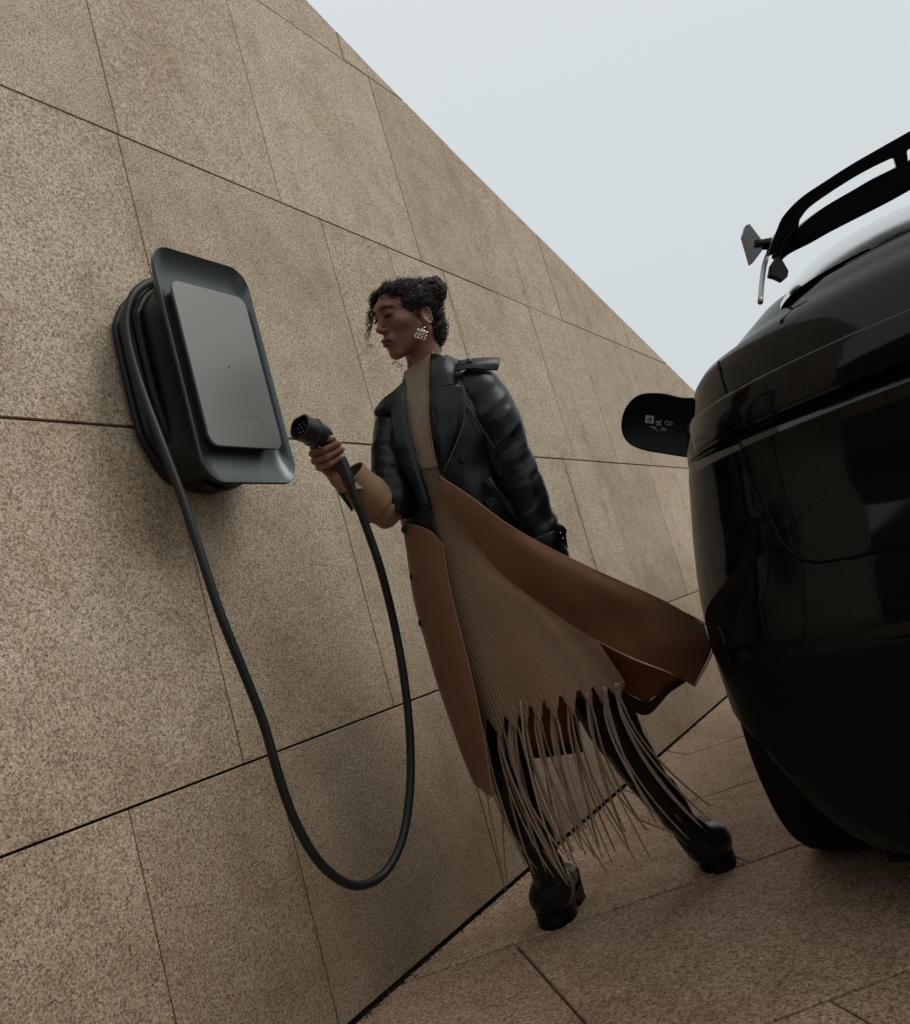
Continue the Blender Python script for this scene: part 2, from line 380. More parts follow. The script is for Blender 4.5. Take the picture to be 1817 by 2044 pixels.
# coil of cable wound round the housing behind the rim
CR = .0105
def loop_pts(cx_, cz_, w_, h_, y, r, dy=0, n=90, a0=0, a1=1):
    P = np.array(rrect(cx_, cz_, w_, h_, r, 10)); P = catmull(P[::2], 200, True)
    idx = (np.linspace(a0, a1, n) * 200).astype(int) % 200
    return np.column_stack([P[idx, 0], y + dy * np.linspace(0, 1, n), P[idx, 1]])
coil = []
specs = [(.021, .010, .356, .552, .013, .176), (.022, .010, .350, .552, .034, .174), (.023, .006, .342, .556, .055, .17), (.025, .008, .332, .545, .076, .164)]
for k, (dx, dz, w_, h_, d, r) in enumerate(specs):
    P = loop_pts(CXc + dx, CZc + dz, w_, h_, YW - d, r, -.012, 120)
    P[:, 0] += .006 * k * np.clip((1.62 - P[:, 2]) / .2, 0, 1) * np.where(P[:, 0] < CXc, 1, -.3); coil.append(tube_geo(P, CR, 12))
V, Fc = join_geo(coil); mesh('coiled_cable', V, Fc, M_rubber, ch)
# hanging cable from the coil down in a deep loop and up to the plug
HD = 2.22                                     # distance of the hand
path = [atY(318, 560, YW - .095), atY(290, 568, YW - .095), atY(266, 590, YW - .097), atY(254, 630, YW - .10), atY(256, 675, YW - .107), atY(270, 735, YW - .12), atY(293, 805, YW - .14), atY(325, 890, YW - .165), atY(366, 1000, YW - .185), atY(402, 1110, YW - .2), atY(440, 1225, YW - .21), atY(482, 1330, YW - .215),
        atY(525, 1440, YW - .215), atY(560, 1560, YW - .21), atY(592, 1645, YW - .205), atY(634, 1716, YW - .2), atY(680, 1757, YW - .2), atY(724, 1767, YW - .21), atY(770, 1740, YW - .225), atY(804, 1672, YW - .245),
        atY(819, 1570, YW - .265), atY(818, 1460, YW - .285), atY(806, 1350, YW - .305), atY(787, 1245, YW - .32), atD(761, 1140, 2.235), atD(735, 1062, 2.225), atD(712, 1000, 2.22), atD(695, 955, HD)]
P = catmull(path, 260)
V, Fc = tube_geo(P, .0109, 14); cb = mesh('cable', V, Fc, M_rubber, ch)
# plug: gun-shaped type 2 connector held in the hand
grip = catmull([atD(700, 972, HD), atD(690, 945, HD), atD(676, 915, HD - .002), atD(661, 890, HD - .005), atD(643, 868, HD - .01)], 24)
rg = np.interp(np.linspace(0, 1, 24), [0, .15, .5, .8, 1], [.0135, .0165, .0185, .021, .0235])
plug = tube('plug', grip, rg, M_black, ch, 24, angle=60); tag(plug, 'black plug handle held in the hand')
hd_a = atD(648, 872, HD - .008); hd_b = atD(598, 852, HD - .070)
ax = hd_b - hd_a; ax /= np.linalg.norm(ax)
def along(t): return hd_a + ax * t
Lh = float(np.linalg.norm(hd_b - hd_a))
prof = [(-.012, .020), (0, .027), (.02, .0305), (Lh * .45, .0325), (Lh * .46, .0365), (Lh * .52, .0365), (Lh * .54, .0335), (Lh, .0340), (Lh, .0300), (Lh - .022, .0290)]
V, Fc = [], []
u_ = np.cross(ax, [0, 0, 1.]); u_ /= np.linalg.norm(u_); v_ = np.cross(u_, ax); a = np.linspace(0, 2 * np.pi, 36, endpoint=False)
for t, r in prof:
    ring = along(t) + r * (np.cos(a)[:, None] * u_ + np.minimum(np.sin(a), .84)[:, None] * v_); V.append(ring)
V = np.vstack(V); Fc = grid_faces(len(prof), 36, wrapv=True) + [tuple(range(36))[::-1], tuple((len(prof) - 1) * 36 + j for j in range(36))]
ph = mesh('plug_head', V, Fc, M_black, plug, angle=40); ph.location = (0, 0, 0); fixn(ph)
pins = [(0, .0), (-.012, .001), (.012, .001), (-.006, -.012), (.006, -.012), (-.007, .011), (.007, .011)]
for x, z in pins:
    c0 = along(Lh - .023) + u_ * x + v_ * z; c1 = along(Lh - .006) + u_ * x + v_ * z
    mesh('pin', *tube_geo([c0, c1 - ax * .0008, c1], [.0027, .0027, .0018], 12), M_black, plug)
    tip = mesh('pin', *tube_geo([c1, c1 + ax * .0006], [.0011, .0009], 8), M_chrome, plug)
# label square on the grip
M_label = mat('pale_label', (.42, .40, .38), .5)
ca = atD(640, 880, HD - .041); rX = R @ np.array([1., 0, 0]); rU = R @ np.array([0, 1., 0])
def lab(s, o, m):
    q_ = [ca + (rX * a_ + rU * b_) * s - FWD * o for a_, b_ in ((-1, .15), (.1, -.8), (1, .1), (-.0, .95))]
    V = q_ + [p + FWD * .006 for p in q_]; return mesh('label_plate', V, [(0, 1, 2, 3), (4, 7, 6, 5), (0, 4, 5, 1), (1, 5, 6, 2), (2, 6, 7, 3), (3, 7, 4, 0)], m, plug, smooth=False)
ca = atD(621, 879, HD - .052)
lab(.0105, 0, M_label); lab(.0055, .0006, M_black); lab(.0035, .0012, M_label)
# ------------------------------------------------------------ black car, rear corner close to the camera
M_paint = mat('black_car_paint', (.0022, .0036, .0040), .3, coat=.55, spec=.0, coat_rough=.07)
M_cplastic = mat('bumper_plastic', (.0018, .0028, .0031), .42, spec=.14)
M_glass = mat('tinted_glass', (.004, .005, .005), .16, spec=.75, coat=1, coat_rough=.12)
M_tyre = mat('tyre_rubber', (.004, .0045, .005), .8, spec=.2)
q = N(M_tyre); q.normal(q.bump(q.noise(q.geo(), 90, 3), .3, .002))
M_lamp = mat('dark_red_lamp', (.0032, .0013, .0016), .16, coat=.35, spec=.1)
M_mark = mat('pale_print', (.34, .31, .28), .6)
M_satin = mat('satin_bracket', (.22, .22, .215), .3, metal=.7)
YC = -.28
ZS = np.array([.10, .22, .36, .46, .60, .622, .63, .66, .75, .82, .92, 1.02, 1.065, 1.095, 1.10, 1.105, 1.15, 1.20, 1.205, 1.24, 1.285, 1.309, 1.328, 1.37, 1.40])
XR = np.array([1.98, 1.87, 1.80, 1.775, 1.76, 1.762, 1.757, 1.755, 1.770, 1.790, 1.820, 1.808, 1.79, 1.825, 1.822, 1.806, 1.812, 1.825, 1.85, 1.865, 1.89, 1.91, 1.94, 1.99, 2.05])
SL = np.array([.262, .280, .286, .2885, .2895, .2895, .290, .2895, .286, .281, .272, .261, .256, .252, .2515, .2515, .247, .239, .237, .230, .219, .208, .182, .150, .128])
LC, NC = .70, 2.35
def sup(th): 
    th = np.asarray(th); return np.sin(th) ** (2 / NC), 1 - np.cos(th) ** (2 / NC)
TH = np.linspace(0, np.pi / 2, 60)
def Lz(z): return float(np.interp(z, [1.24, 1.33, 1.37, 1.40], [.70, .60, .48, .36]))
def solve_w(xr, s, L_):
    a, b = .3, 1.3; sy, sx_ = sup(TH)
    for _ in range(40):
        w_ = (a + b) / 2; m = np.max((YC + w_ * sy) / (xr + L_ * sx_)); a, b = (w_, b) if m < s else (a, w_)
    return w_
M_paint.node_tree.nodes['Principled BSDF'].inputs['Coat IOR'].default_value = 1.5
WS = np.array([solve_w(x, s, Lz(z)) for x, s, z in zip(XR, SL, ZS)])
def xrz(z): return np.interp(z, ZS, XR)
def wz(z): return np.interp(z, ZS, WS)
def S(z, th, off=0.):
    """car surface point: z height, th 0 (centre of the tail) .. pi/2 (flank); negative th = far side"""
    sg = np.sign(th); th = abs(th); a, b = sup(min(th, np.pi / 2))
    p = np.array([xrz(z) + Lz(z) * b, YC + (wz(z) * a) * (sg if sg else 1), z])
    if off:
        e = 1e-3; t2 = min(th + e, np.pi / 2); t1 = max(t2 - 2 * e, 0)
        a1, b1 = sup(t1); a2, b2 = sup(t2); T = np.array([Lz(z) * (b2 - b1), wz(z) * (a2 - a1)]); T /= np.linalg.norm(T) + 1e-12
        n = np.array([-T[1], T[0] * (sg if sg else 1), 0]); p = p + n * off
    return p
def th_for(z, s):
    t = np.linspace(0.02, 1.35, 160); v = [(lambda p: p[1] / p[0])(S(z, a)) for a in t]; v = np.array(v)
    k = int(np.argmax(v)); s = min(s, v[k] - 1e-4); return float(np.interp(s, v[:k + 1], t[:k + 1]))
AXR, AXF, TR, ZW = 2.66, 5.45, .37, .37
zz = []
for a, b in zip(ZS[:-1], ZS[1:]):
    n = max(1, int(round((b - a) / .025))); zz += list(np.linspace(a, b, n, endpoint=False))
zz.append(ZS[-1]); zz = np.array(zz)
cols = [('t', t) for t in np.linspace(0, np.pi / 2, 34)] + [('x', x) for x in np.arange(2.62, 5.5, .05)] + [('f', t) for t in np.linspace(0, np.pi / 2, 16)]
def zbot(kind, v):
    if kind == 't':
        p = S(.4, v); s = p[1] / p[0]; return float(np.interp(s, [.05, .12, .206, .239, .265, .28, .30], [.105, .12, .17, .27, .39, .45, .53]))
    if kind == 'x':
        for ax_ in (AXR, AXF):
            d = abs(v - ax_)
            if d < .43: return ZW + math.sqrt(.43 ** 2 - d * d) * .97
        return .30 if v > AXR else .55
    return .32
def body_grid(sg):
    G = []
    for kind, v in cols:
        zb = zbot(kind, v); c = []
        for z in zz:
            z_ = max(z, zb)
            if kind == 't': p = S(z_, v * sg if v else 0.)
            elif kind == 'x':
                p = np.array([max(v, 0), YC + sg * wz(z_) * (1 - .05 * max(0, v - 4.2) ** 2), z_ + 0.])
            else:
                a, b = sup(np.pi / 2 - v); ww = wz(z_) * (1 - .05 * 1.3 ** 2)
                zt = min(z_, 1.0 - 0.0)
                p = np.array([5.5 + .75 * (1 - b) - .1 * max(0, z_ - .7), YC + sg * ww * a, z_])
            if p[0] > 4.5: p[2] = min(p[2], 1.39 - .42 * ((p[0] - 4.5) / 1.75) ** 1.0 + .0 * z_) if p[2] > .9 else p[2]
            c.append(p)
        # underside and deck edges turned inwards
        lo_ = c[0].copy(); lo_[1] = YC + (lo_[1] - YC) * .86; lo_[0] += .07 if kind == 't' else 0
        hi_ = c[-1].copy(); hi_[1] = YC + (hi_[1] - YC) * .8; hi_[0] += .12 if kind == 't' else 0; hi_[2] += .004
        G.append([lo_] + c + [hi_])
    return np.array(G)
car = empty('parked_car', (3.9, YC, 0)); tag(car, 'glossy black car parked beside the wall, seen from behind with its charging flap open', 'car')
GL, GR = body_grid(1), body_grid(-1)
V, Fc = join_geo([(G.reshape(-1, 3), grid_faces(*G.shape[:2])) for G in (GL, GR)])
body = mesh('body', V, Fc, M_paint, car, angle=28)
bm = bmesh.new(); bm.from_mesh(body.data); bmesh.ops.remove_doubles(bm, verts=bm.verts, dist=1e-4); bmesh.ops.dissolve_degenerate(bm, edges=bm.edges, dist=1e-5)
bmesh.ops.recalc_face_normals(bm, faces=bm.faces); bm.to_mesh(body.data); bm.free()
body.data.polygons.foreach_set('use_smooth', [True] * len(body.data.polygons)); body.data.set_sharp_from_angle(angle=math.radians(28))
mesh('underbody', *box_geo((2.10, YC - .62, .12), (6.0, YC + .66, .62)), M_cplastic, car, smooth=False)
# deck under the glass
mesh('deck', *box_geo((2.3, YC - .42, 1.0), (5.2, YC + .42, 1.36)), M_paint, car, smooth=False)
def patch(name, zs, thmax, thmin, off, m, parent, thick=.012, nth=40, both=True, bev=.003):
    G = []
    for z in zs:
        t1 = thmax(z); t0 = -t1 if thmin is None else thmin(z)
        G.append([S(z, t, off) for t in np.linspace(t0, t1, nth)])
    o = grid_mesh(name, np.array(G), m, parent, angle=35); fixn(o)
    n = o.data.polygons[len(o.data.polygons) // 2].normal
    if n.x > 0: o.data.flip_normals()
    mods(o, solid=thick, offset=-1, bevel=bev); return o
# tailgate skin with its rounded lower corners
tz = [.785, .79, .80, .815, .835, .86, .90, .94, .98, 1.02, 1.045, 1.065, 1.08, 1.092]
def tmax(z): return th_for(z, float(np.interp(z, [.785, .79, .80, .82, .84, .88, 1.0, 1.1], [.12, .148, .163, .173, .179, .184, .189, .187])))
tg = patch('tailgate', tz, tmax, None, .006, M_paint, car, nth=60, bev=.0045)
edge = [S(z, tmax(z), .001) for z in tz[::-1]] + [S(.783, t, .001) for t in np.linspace(tmax(.785), -.6, 24)]
V, Fc = tube_geo(catmull(edge, 160), .0045, 8); mesh('panel_gap', V, Fc, M_seam, car)
# full-width tail lamp band, bumper skin and side reflector
patch('tail_lamp', np.linspace(1.112, 1.198, 8), lambda z: th_for(z, .238), None, .003, M_lamp, car, nth=80, bev=.004)
for k in range(9):
    t = .44 + k * .010; P = [S(z, t, .0032) for z in np.linspace(1.122, 1.165, 6)]
    mesh('lamp_rib', *tube_geo(P, .0005, 4), M_lamp, bpy.data.objects['tail_lamp'])
patch('lower_bumper', np.linspace(.14, .618, 20), lambda z: th_for(z, float(np.interp(z, [.15, .24, .30, .39, .46, .6], [.150, .200, .235, .262, .281, .286]))), None, .0035, M_cplastic, car, nth=60, bev=.005)
patch('reflector', np.linspace(.615, .70, 8), lambda z: th_for(z, .272) + .012, lambda z: th_for(z, .272), .005, M_lamp, car, nth=4, bev=.002, thick=.008)
# seam between tailgate shoulder and fender
sp = [S(z, th_for(z, s), .001) for z, s in ((1.385, .140), (1.36, .158), (1.33, .176), (1.30, .183), (1.25, .185), (1.205, .186))]
V, Fc = tube_geo(catmull(sp, 30), .0022, 8); mesh('panel_gap', V, Fc, M_seam, car)
# greenhouse: rear glass, roof and side glass
gx = [1.96, 2.0, 2.1, 2.2, 2.3, 2.4, 2.5, 2.58, 2.66, 2.8, 3.1, 3.6, 4.0, 4.4, 4.8, 5.1]
gz = [1.352, 1.370, 1.412, 1.455, 1.497, 1.538, 1.575, 1.594, 1.604, 1.612, 1.62, 1.60, 1.58, 1.52, 1.42, 1.30]
gw = [.46, .49, .52, .53, .53, .53, .53, .535, .55, .57, .60, .62, .62, .62, .62, .62]
def green(x0, x1, name, m):
    xs = np.linspace(x0, x1, int((x1 - x0) / .04) + 2); G = []
    for x in xs:
        zt = np.interp(x, gx, gz); hw = np.interp(x, gx, gw); r = []
        for t in np.linspace(-np.pi / 2, np.pi / 2, 41):
            yy = np.sign(np.sin(t)) * abs(np.sin(t)) ** .55; hh = abs(np.cos(t)) ** .30
            r.append([x + .10 * (1 - hh) * np.exp(-max(0, x - 2.0) * 1.2), YC + hw * yy, 1.27 + (zt - 1.27) * (hh * .92 + .08 * (1 - abs(yy) ** 3))])
        G.append(r)
    o = grid_mesh(name, np.array(G), m, car); fixn(o); return o
green(2.07, 2.56, 'rear_window', M_glass); green(2.562, 5.1, 'roof', M_paint)
# roof spoiler with slots
XS = 2.33
A_ = [(1817, 262), (1760, 294), (1700, 328), (1650, 360), (1600, 394), (1565, 430), (1548, 465), (1535, 495), (1531, 512)]
B_ = [(1817, 297), (1786, 313), (1740, 335), (1700, 357), (1655, 386), (1615, 415), (1595, 440), (1568, 470), (1552, 498)]
C_ = [(1817, 318), (1792, 332), (1740, 358), (1700, 381), (1655, 407), (1620, 431), (1591, 455), (1568, 476), (1552, 501)]
D_ = [(1817, 379), (1780, 400), (1740, 421), (1700, 441), (1655, 464), (1615, 486), (1580, 502), (1562, 512), (1547, 521)]
def rail(pts, X, zc):
    P = np.array([atX(x, y, X) for x, y in pts]); P = catmull(P, 60)
    c = P[0].copy(); c[1] = YC; c[2] += zc; return np.vstack([[c], P])
rails = [rail(A_, XS, .012), rail(B_, XS + .01, .010), rail(C_, XS + .03, .010), rail(D_, XS + .05, .008)]
G = np.array(rails); nn = G.shape[1]
def faces_for(flip):
    f = []
    for r in range(3):
        for j in range(nn - 1):
            if r == 1:
                fr = (j - 1) / 60.
                if not (j == 0 and False) and not (.03 < fr + .0 < .125 or fr > .745): continue
            a, b, c, d = r * nn + j, r * nn + j + 1, (r + 1) * nn + j + 1, (r + 1) * nn + j
            f.append((a, b, c, d))
    return f
V1 = G.reshape(-1, 3); V2 = V1.copy(); V2[:, 1] = 2 * YC - V2[:, 1]
fF = faces_for(0); V, Fc = join_geo([(V1, fF), (V2, [q_[::-1] for q_ in fF])])
spo = mesh('spoiler', V, Fc, M_paint, car)
bm = bmesh.new(); bm.from_mesh(spo.data); bmesh.ops.remove_doubles(bm, verts=bm.verts, dist=2e-4); bmesh.ops.recalc_face_normals(bm, faces=bm.faces); bm.to_mesh(spo.data); bm.free()
spo.data.polygons.foreach_set('use_smooth', [True] * len(spo.data.polygons))
mods(spo, solid=.030, offset=0, bevel=.006, seg=3)
def pxprism(name, pts, X0, X1, m, parent, bev=.003, dy=0):
    a = [atX(x, y, X0) for x, y in pts]; b = [p + np.array([X1 - X0, dy, 0]) for p in a]; n = len(pts)
    o = mesh(name, a + b, [tuple(range(n))[::-1], tuple(range(n, 2 * n))] + [(i, (i + 1) % n, n + (i + 1) % n, n + i) for i in range(n)], m, parent, smooth=False)
    fixn(o); mods(o, bevel=bev); return o
pxprism('roof_bracket', [(1489, 449), (1497, 446), (1522, 479), (1522, 500), (1506, 521), (1499, 526), (1483, 470)], 2.40, 2.415, M_satin, car, .002, .01)
V, Fc = tube_geo([atX(1508, 489, 2.41), atX(1524, 488, 2.41), atX(1545, 486, 2.40)], [.015, .014, .017], 16); mesh('bracket_stem', V, Fc, M_paint, car)
V, Fc = tube_geo(catmull([atX(1531, 512, 2.40), atX(1525, 535, 2.29), atX(1521, 565, 2.17), atX(1518, 603, 2.04)], 20), .0065, 8); mesh('window_trim', V, Fc, M_satin, car)
pxprism('bracket_reflection', [(1549, 514), (1563, 519), (1575, 540), (1573, 552), (1563, 560), (1548, 553), (1536, 550), (1540, 528)], 2.30, 2.315, M_paint, car, .002, .01)  # solid plate standing in for the roof bracket's reflection in the rear glass
# open charging flap on the rear fender
XF = 2.72
out_ = [(1400, 793), (1362, 793), (1325, 785), (1285, 785), (1262, 797), (1246, 820), (1240, 850), (1246, 874), (1262, 890), (1290, 900), (1325, 906), (1362, 912), (1400, 916)]
fl = catmull([atX(x, y, XF) for x, y in out_], 60); c_ = fl.mean(0)
def ring(sc, dx): p = c_ + (fl - c_) * sc; p[:, 0] += dx; return p
L = [ring(.90, .003), ring(.93, .0), ring(.965, -.004), ring(.99, -.002), ring(1., .004), ring(1., .012), ring(.97, .022)]
n = len(fl); V = np.vstack(L); Fc = grid_faces(len(L), n, wrapv=True) + [tuple(range(n))[::-1], tuple((len(L) - 1) * n + j for j in range(n))]
flap = mesh('charging_flap', V, Fc, M_cplastic, car, angle=50); fixn(flap)
def stroke(name, pts, wd, m=M_mark, X=XF + .0022):
    wd *= .0018; P = [atX(x, y, X) for x, y in pts]; P = catmull(P, 14) if len(pts) > 2 else np.array(P)
    V, Fc = tube_geo(P, wd, 6); V[:, 0] = X + (V[:, 0] - X) * .2; return V, Fc
def marks(name, Ls, m=M_mark): V, Fc = join_geo(Ls); return mesh(name, V, Fc, m, flap)
V_ = [atX(x, y, XF + .0022) for x, y in ((1289.5, 829), (1305.5, 830.5), (1304, 845.5), (1288, 843.5))]
mesh('label_square', V_ + [v + np.array([.002, 0, 0]) for v in V_], [(0, 1, 2, 3)[::-1], (4, 5, 6, 7), (0, 4, 5, 1), (1, 5, 6, 2), (2, 6, 7, 3), (3, 7, 4, 0)], M_mark, flap, smooth=False)
hc = atX(1296.8, 837.2, XF + .0016); hx = [hc + np.array([0, math.cos(a) * .0085, math.sin(a) * .0085]) for a in np.arange(6) * math.pi / 3]
mesh('hexagon', hx + [v + np.array([.001, 0, 0]) for v in hx], [tuple(range(6)), tuple(range(6, 12))], M_black, flap, smooth=False)
V, Fc = tube_geo([hc + np.array([-.0006, -math.cos(a) * .0036, math.sin(a) * .004]) for a in np.linspace(.8, 5.5, 14)], .0009, 6); mesh('letter_c', V, Fc, M_mark, flap)
marks('symbol', [stroke('', p, .45) for p in ([(1309, 840), (1321, 850)], [(1321, 839), (1311, 851)], [(1308, 845), (1313, 843)], [(1309, 848), (1314, 847)], [(1313, 841), (1318, 841), (1319, 848), (1315, 849), (1313, 841)])])
marks('symbol', [stroke('', p, .45) for p in ([(1328, 841), (1334, 841.5), (1335, 848), (1328, 846.5), (1328, 841)], [(1335, 842), (1341, 842.5), (1341.5, 848.5), (1335, 848)], [(1337, 845), (1339, 845)])])
marks('symbol', [stroke('', p, .5) for p in ([(1296, 852), (1303, 853)], [(1301, 850), (1312, 859)], [(1310, 852), (1303, 859)], [(1305, 853), (1309, 857)], [(1312, 860), (1314, 859)])])
marks('symbol', [stroke('', p, .5) for p in ([(1317, 859), (1322, 858)], [(1320, 853), (1330, 862)], [(1329, 855), (1321, 861)], [(1324, 855), (1328, 856), (1330, 860)])])
# wheels
prof = [(.215, -.10), (.25, -.118), (.31, -.124), (.345, -.112), (.362, -.092), (.37, -.05), (.37, .05), (.362, .092), (.345, .112), (.31, .124), (.25, .118), (.215, .10)]
def wheel(x, y):
    na = 48; V = []
    for k in range(na):
        a = 2 * np.pi * k / na
        for r, yy in prof: V.append((x + r * math.cos(a), y + yy, TR + r * math.sin(a) - .002))
    t = mesh('tyre', V, grid_faces(na, len(prof), True, True), M_tyre, None); fixn(t); return t
for i, (x, sg) in enumerate([(AXR, 1), (AXR, -1), (AXF, 1), (AXF, -1)]):
    y = YC + sg * .825 + (.0 if sg < 0 else .0)
    wv_ = wheel(x, y); wv_.name = 'wheel' if i == 0 else 'wheel.%03d' % i; wv_.parent = car; wv_.location = -Vector(car.location)
    V = []; Fc = []
    sp_ = [box_geo((-.028, -.02, .04), (.028, .02, .222)) for _ in range(5)]; Lq = []
    for k, (v, f) in enumerate(sp_):
        a = 2 * np.pi * k / 5; v = v.copy(); xx, z2 = v[:, 0].copy(), v[:, 2].copy(); v[:, 0] = xx * math.cos(a) - z2 * math.sin(a) + x; v[:, 2] = xx * math.sin(a) + z2 * math.cos(a) + TR; v[:, 1] += y + sg * .085; Lq.append((v, f))
    Lq.append(tube_geo([(x, y - .1, TR), (x, y + .1, TR)], .06, 20)); Lq.append(tube_geo([(x, y - .02, TR), (x, y + .02, TR)], .215, 32))
    v, f = join_geo(Lq); rm = mesh('rim', v, f, M_satin, wv_, smooth=False)
# ------------------------------------------------------------ the woman
rX = R @ np.array([1., 0, 0]); rU = R @ np.array([0, 1., 0])
def skin_mat():
    m = mat('skin', (.20, .092, .062), .40, spec=.45, sss=.12); q = N(m)
    a = q.n('ShaderNodeAttribute', attribute_name='tint'); sp_ = q.n('ShaderNodeSeparateColor'); q.l(a.outputs['Color'], sp_.inputs[0])
    c = q.mixc((.25, .115, .072), (.20, .083, .056), q.noise(q.geo(), 24, 3), 'MIX')
    c = q.mixc(c, (.105, .030, .028), sp_.outputs[0]); c = q.mixc(c, (.018, .012, .012), sp_.outputs[1]); q.base(c)
    q.normal(q.bump(q.noise(q.geo(), 420, 2), .12, .0008)); return m
M_skin = skin_mat()
M_nail = mat('nail', (.42, .25, .22), .25, coat=.5)
M_hair = mat('hair', (.016, .012, .010), .52, spec=.4)
def leather(name, col, rough):
    m = mat(name, col, rough, spec=.32); q = N(m); P = q.geo()
    v = q.n('ShaderNodeTexVoronoi', feature='DISTANCE_TO_EDGE'); v.inputs['Scale'].default_value = 420; q.l(P, v.inputs['Vector'])
    b = q.bump(v.outputs['Distance'], .12, .0006); b = q.bump(q.noise(P, 12, 3, .45, .6), .16, .012, b); q.normal(b)
    rr = q.ramp(q.noise(P, 30, 3), [(.3, (rough * .8,) * 3), (.7, (rough * 1.25,) * 3)]); q.l(rr, q.b.inputs['Roughness']); return m
M_leather = leather('black_leather', (.0045, .0055, .0062), .31)
M_boot = leather('boot_leather', (.006, .0065, .007), .27)
def cloth(name, c1, c2, sheen=.25, wv=900):
    m = mat(name, c1, .82, spec=.25, sheen=sheen); q = N(m); P = q.geo()
    c = q.mixc(c1, c2, q.noise(P, 7, 5, .6)); q.base(c)
    q.normal(q.bump(q.noise(P, wv, 2), .25, .0008, q.bump(q.noise(P, 9, 3, .5, .6), .3, .012))); return m
M_tan = cloth('tan_coat_canvas', (.17, .080, .040), (.13, .060, .030), .12)
M_cuff = cloth('tan_cuff_suede', (.25, .15, .085), (.19, .11, .06))
M_lining = cloth('rust_lining', (.26, .095, .028), (.20, .07, .02))
M_hem = cloth('dark_hem', (.045, .026, .018), (.035, .02, .014))
M_knit_shade = cloth('ribbed_knit_shaded', (.25, .158, .098), (.20, .125, .078), .04)  # darker copy for the dress skirt, shade put into the colour
M_knit_lit = cloth('ribbed_knit_lit', (.34, .243, .17), (.28, .198, .138), .1)  # same dress knit, paler: the light on the top is in the colour
M_fringe = cloth('fringe_cord', (.36, .265, .195), (.25, .18, .13), .1)
ppl = empty('person', tuple(map(float, atZ(1270, 1800, 0)))); tag(ppl, 'person in a long black and tan coat and fringed dress, holding the charging plug', 'person')

def ringloft(levels, nu, nv, t0=0, t1=2 * math.pi, closed=True, pw=1.):
    """levels: (xl,yl, xr,yr, D, b[, t0, t1]) silhouette left/right points, centre distance, half depth"""
    L = catmull(np.array([l[:6] for l in levels], float), nu)
    if len(levels[0]) > 6: A = catmull(np.array([l[6:8] for l in levels], float), nu)
    G = []
    for i, l in enumerate(L):
        a0, a1 = (t0, t1) if len(levels[0]) <= 6 else A[i]
        th = np.linspace(a0, a1, nv, endpoint=not closed); row = []
        mx, my, hx_, hy = (l[0] + l[2]) / 2, (l[1] + l[3]) / 2, (l[2] - l[0]) / 2, (l[3] - l[1]) / 2
        for t in th:
            c, s = math.cos(t), math.sin(t); row.append(atD(mx + hx_ * c, my + hy * c, l[4] - l[5] * s))
        G.append(row)
    return np.array(G)
def gnorm(G, wrapv):
    du = np.gradient(G, axis=0)
    dv = (np.roll(G, -1, 1) - np.roll(G, 1, 1)) if wrapv else np.gradient(G, axis=1)
    n = np.cross(du, dv); return n / (np.linalg.norm(n, axis=2)[..., None] + 1e-12)
def vnoise(P, s, seed=0):
    """cheap smooth noise from sums of sines"""
    r = np.random.default_rng(seed); o = 0
    for k in range(7):
        d = r.normal(size=3); d /= np.linalg.norm(d); o = o + np.sin((P @ d) * s * (1 + .35 * k) + r.uniform(0, 6)) / (1 + .35 * k)
    return o / 3.2
def outward(G, wrapv, c):
    n = gnorm(G, wrapv); m = G.reshape(-1, 3).mean(0) if c is None else c
    return n if np.sum(n * (G - m)) > 0 else -n
# ---- knitted dress, ribs are real relief
Ld = [(811, 742, 862, 702, 2.395, .050), (807, 760, 872, 720, 2.40, .058), (800, 785, 900, 750, 2.405, .075), (785, 820, 950, 800, 2.41, .095), (782, 880, 962, 862, 2.41, .105),
      (795, 950, 968, 930, 2.41, .105), (815, 1020, 985, 990, 2.41, .105), (838, 1100, 1020, 1062, 2.41, .12), (868, 1190, 1080, 1140, 2.40, .14), (900, 1290, 1150, 1230, 2.40, .16), (932, 1380, 1205, 1312, 2.40, .175), (960, 1452, 1240, 1366, 2.40, .185)]
G = ringloft(Ld, 190, 560)
nrm = outward(G, True, None); ph = np.arange(560) / 560
nr = 128
rib = np.cos(2 * np.pi * ph * nr); v01 = np.linspace(0, 1, 190)
G = G + nrm * (rib[None, :, None] * (.0016 + .0002 * v01)[:, None, None])
G = G + nrm * ((.014 * np.sin(ph * 2 * np.pi * 5 + 1.2)[None, :] * np.clip(v01 - .45, 0, 1)[:, None] * 1.6)[..., None])
rootsx = [966, 997, 1022, 1043, 1073, 1104, 1137, 1175, 1208, 1231]
Lx = catmull(np.array([l[:6] for l in Ld], float), 190)[-1]
for j in range(560):
    t_ = 2 * np.pi * j / 560
    if math.sin(t_) < -.15: continue
    xx = (Lx[0] + Lx[2]) / 2 + (Lx[2] - Lx[0]) / 2 * math.cos(t_); dd = min(abs(xx - q_) for q_ in rootsx); e_ = 30 * max(0, 1 - (dd / 12) ** 1.0) ** 1.6 - 12 * max(0, 1 - max(0, 14 - dd) / 6)
    for i in range(170, 190): G[i, j] -= rU * (e_ * .00135 * ((i - 170) / 19) ** 1.5) - rX * (e_ * .0003 * ((i - 170) / 19) ** 1.5)
SPL = 84
sw_ = grid_mesh('dress_top', G[:SPL + 1] + (nrm[:SPL + 1] * .0035), M_knit_lit, ppl, wrapv=True); mods(sw_, solid=.004, offset=-1); tag(sw_, 'ribbed top of the knit dress with a high collar, coloured paler for the light on it')
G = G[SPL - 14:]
dress = grid_mesh('knit_skirt', G, M_knit_shade, ppl, wrapv=True); mods(dress, solid=.004, offset=-1)

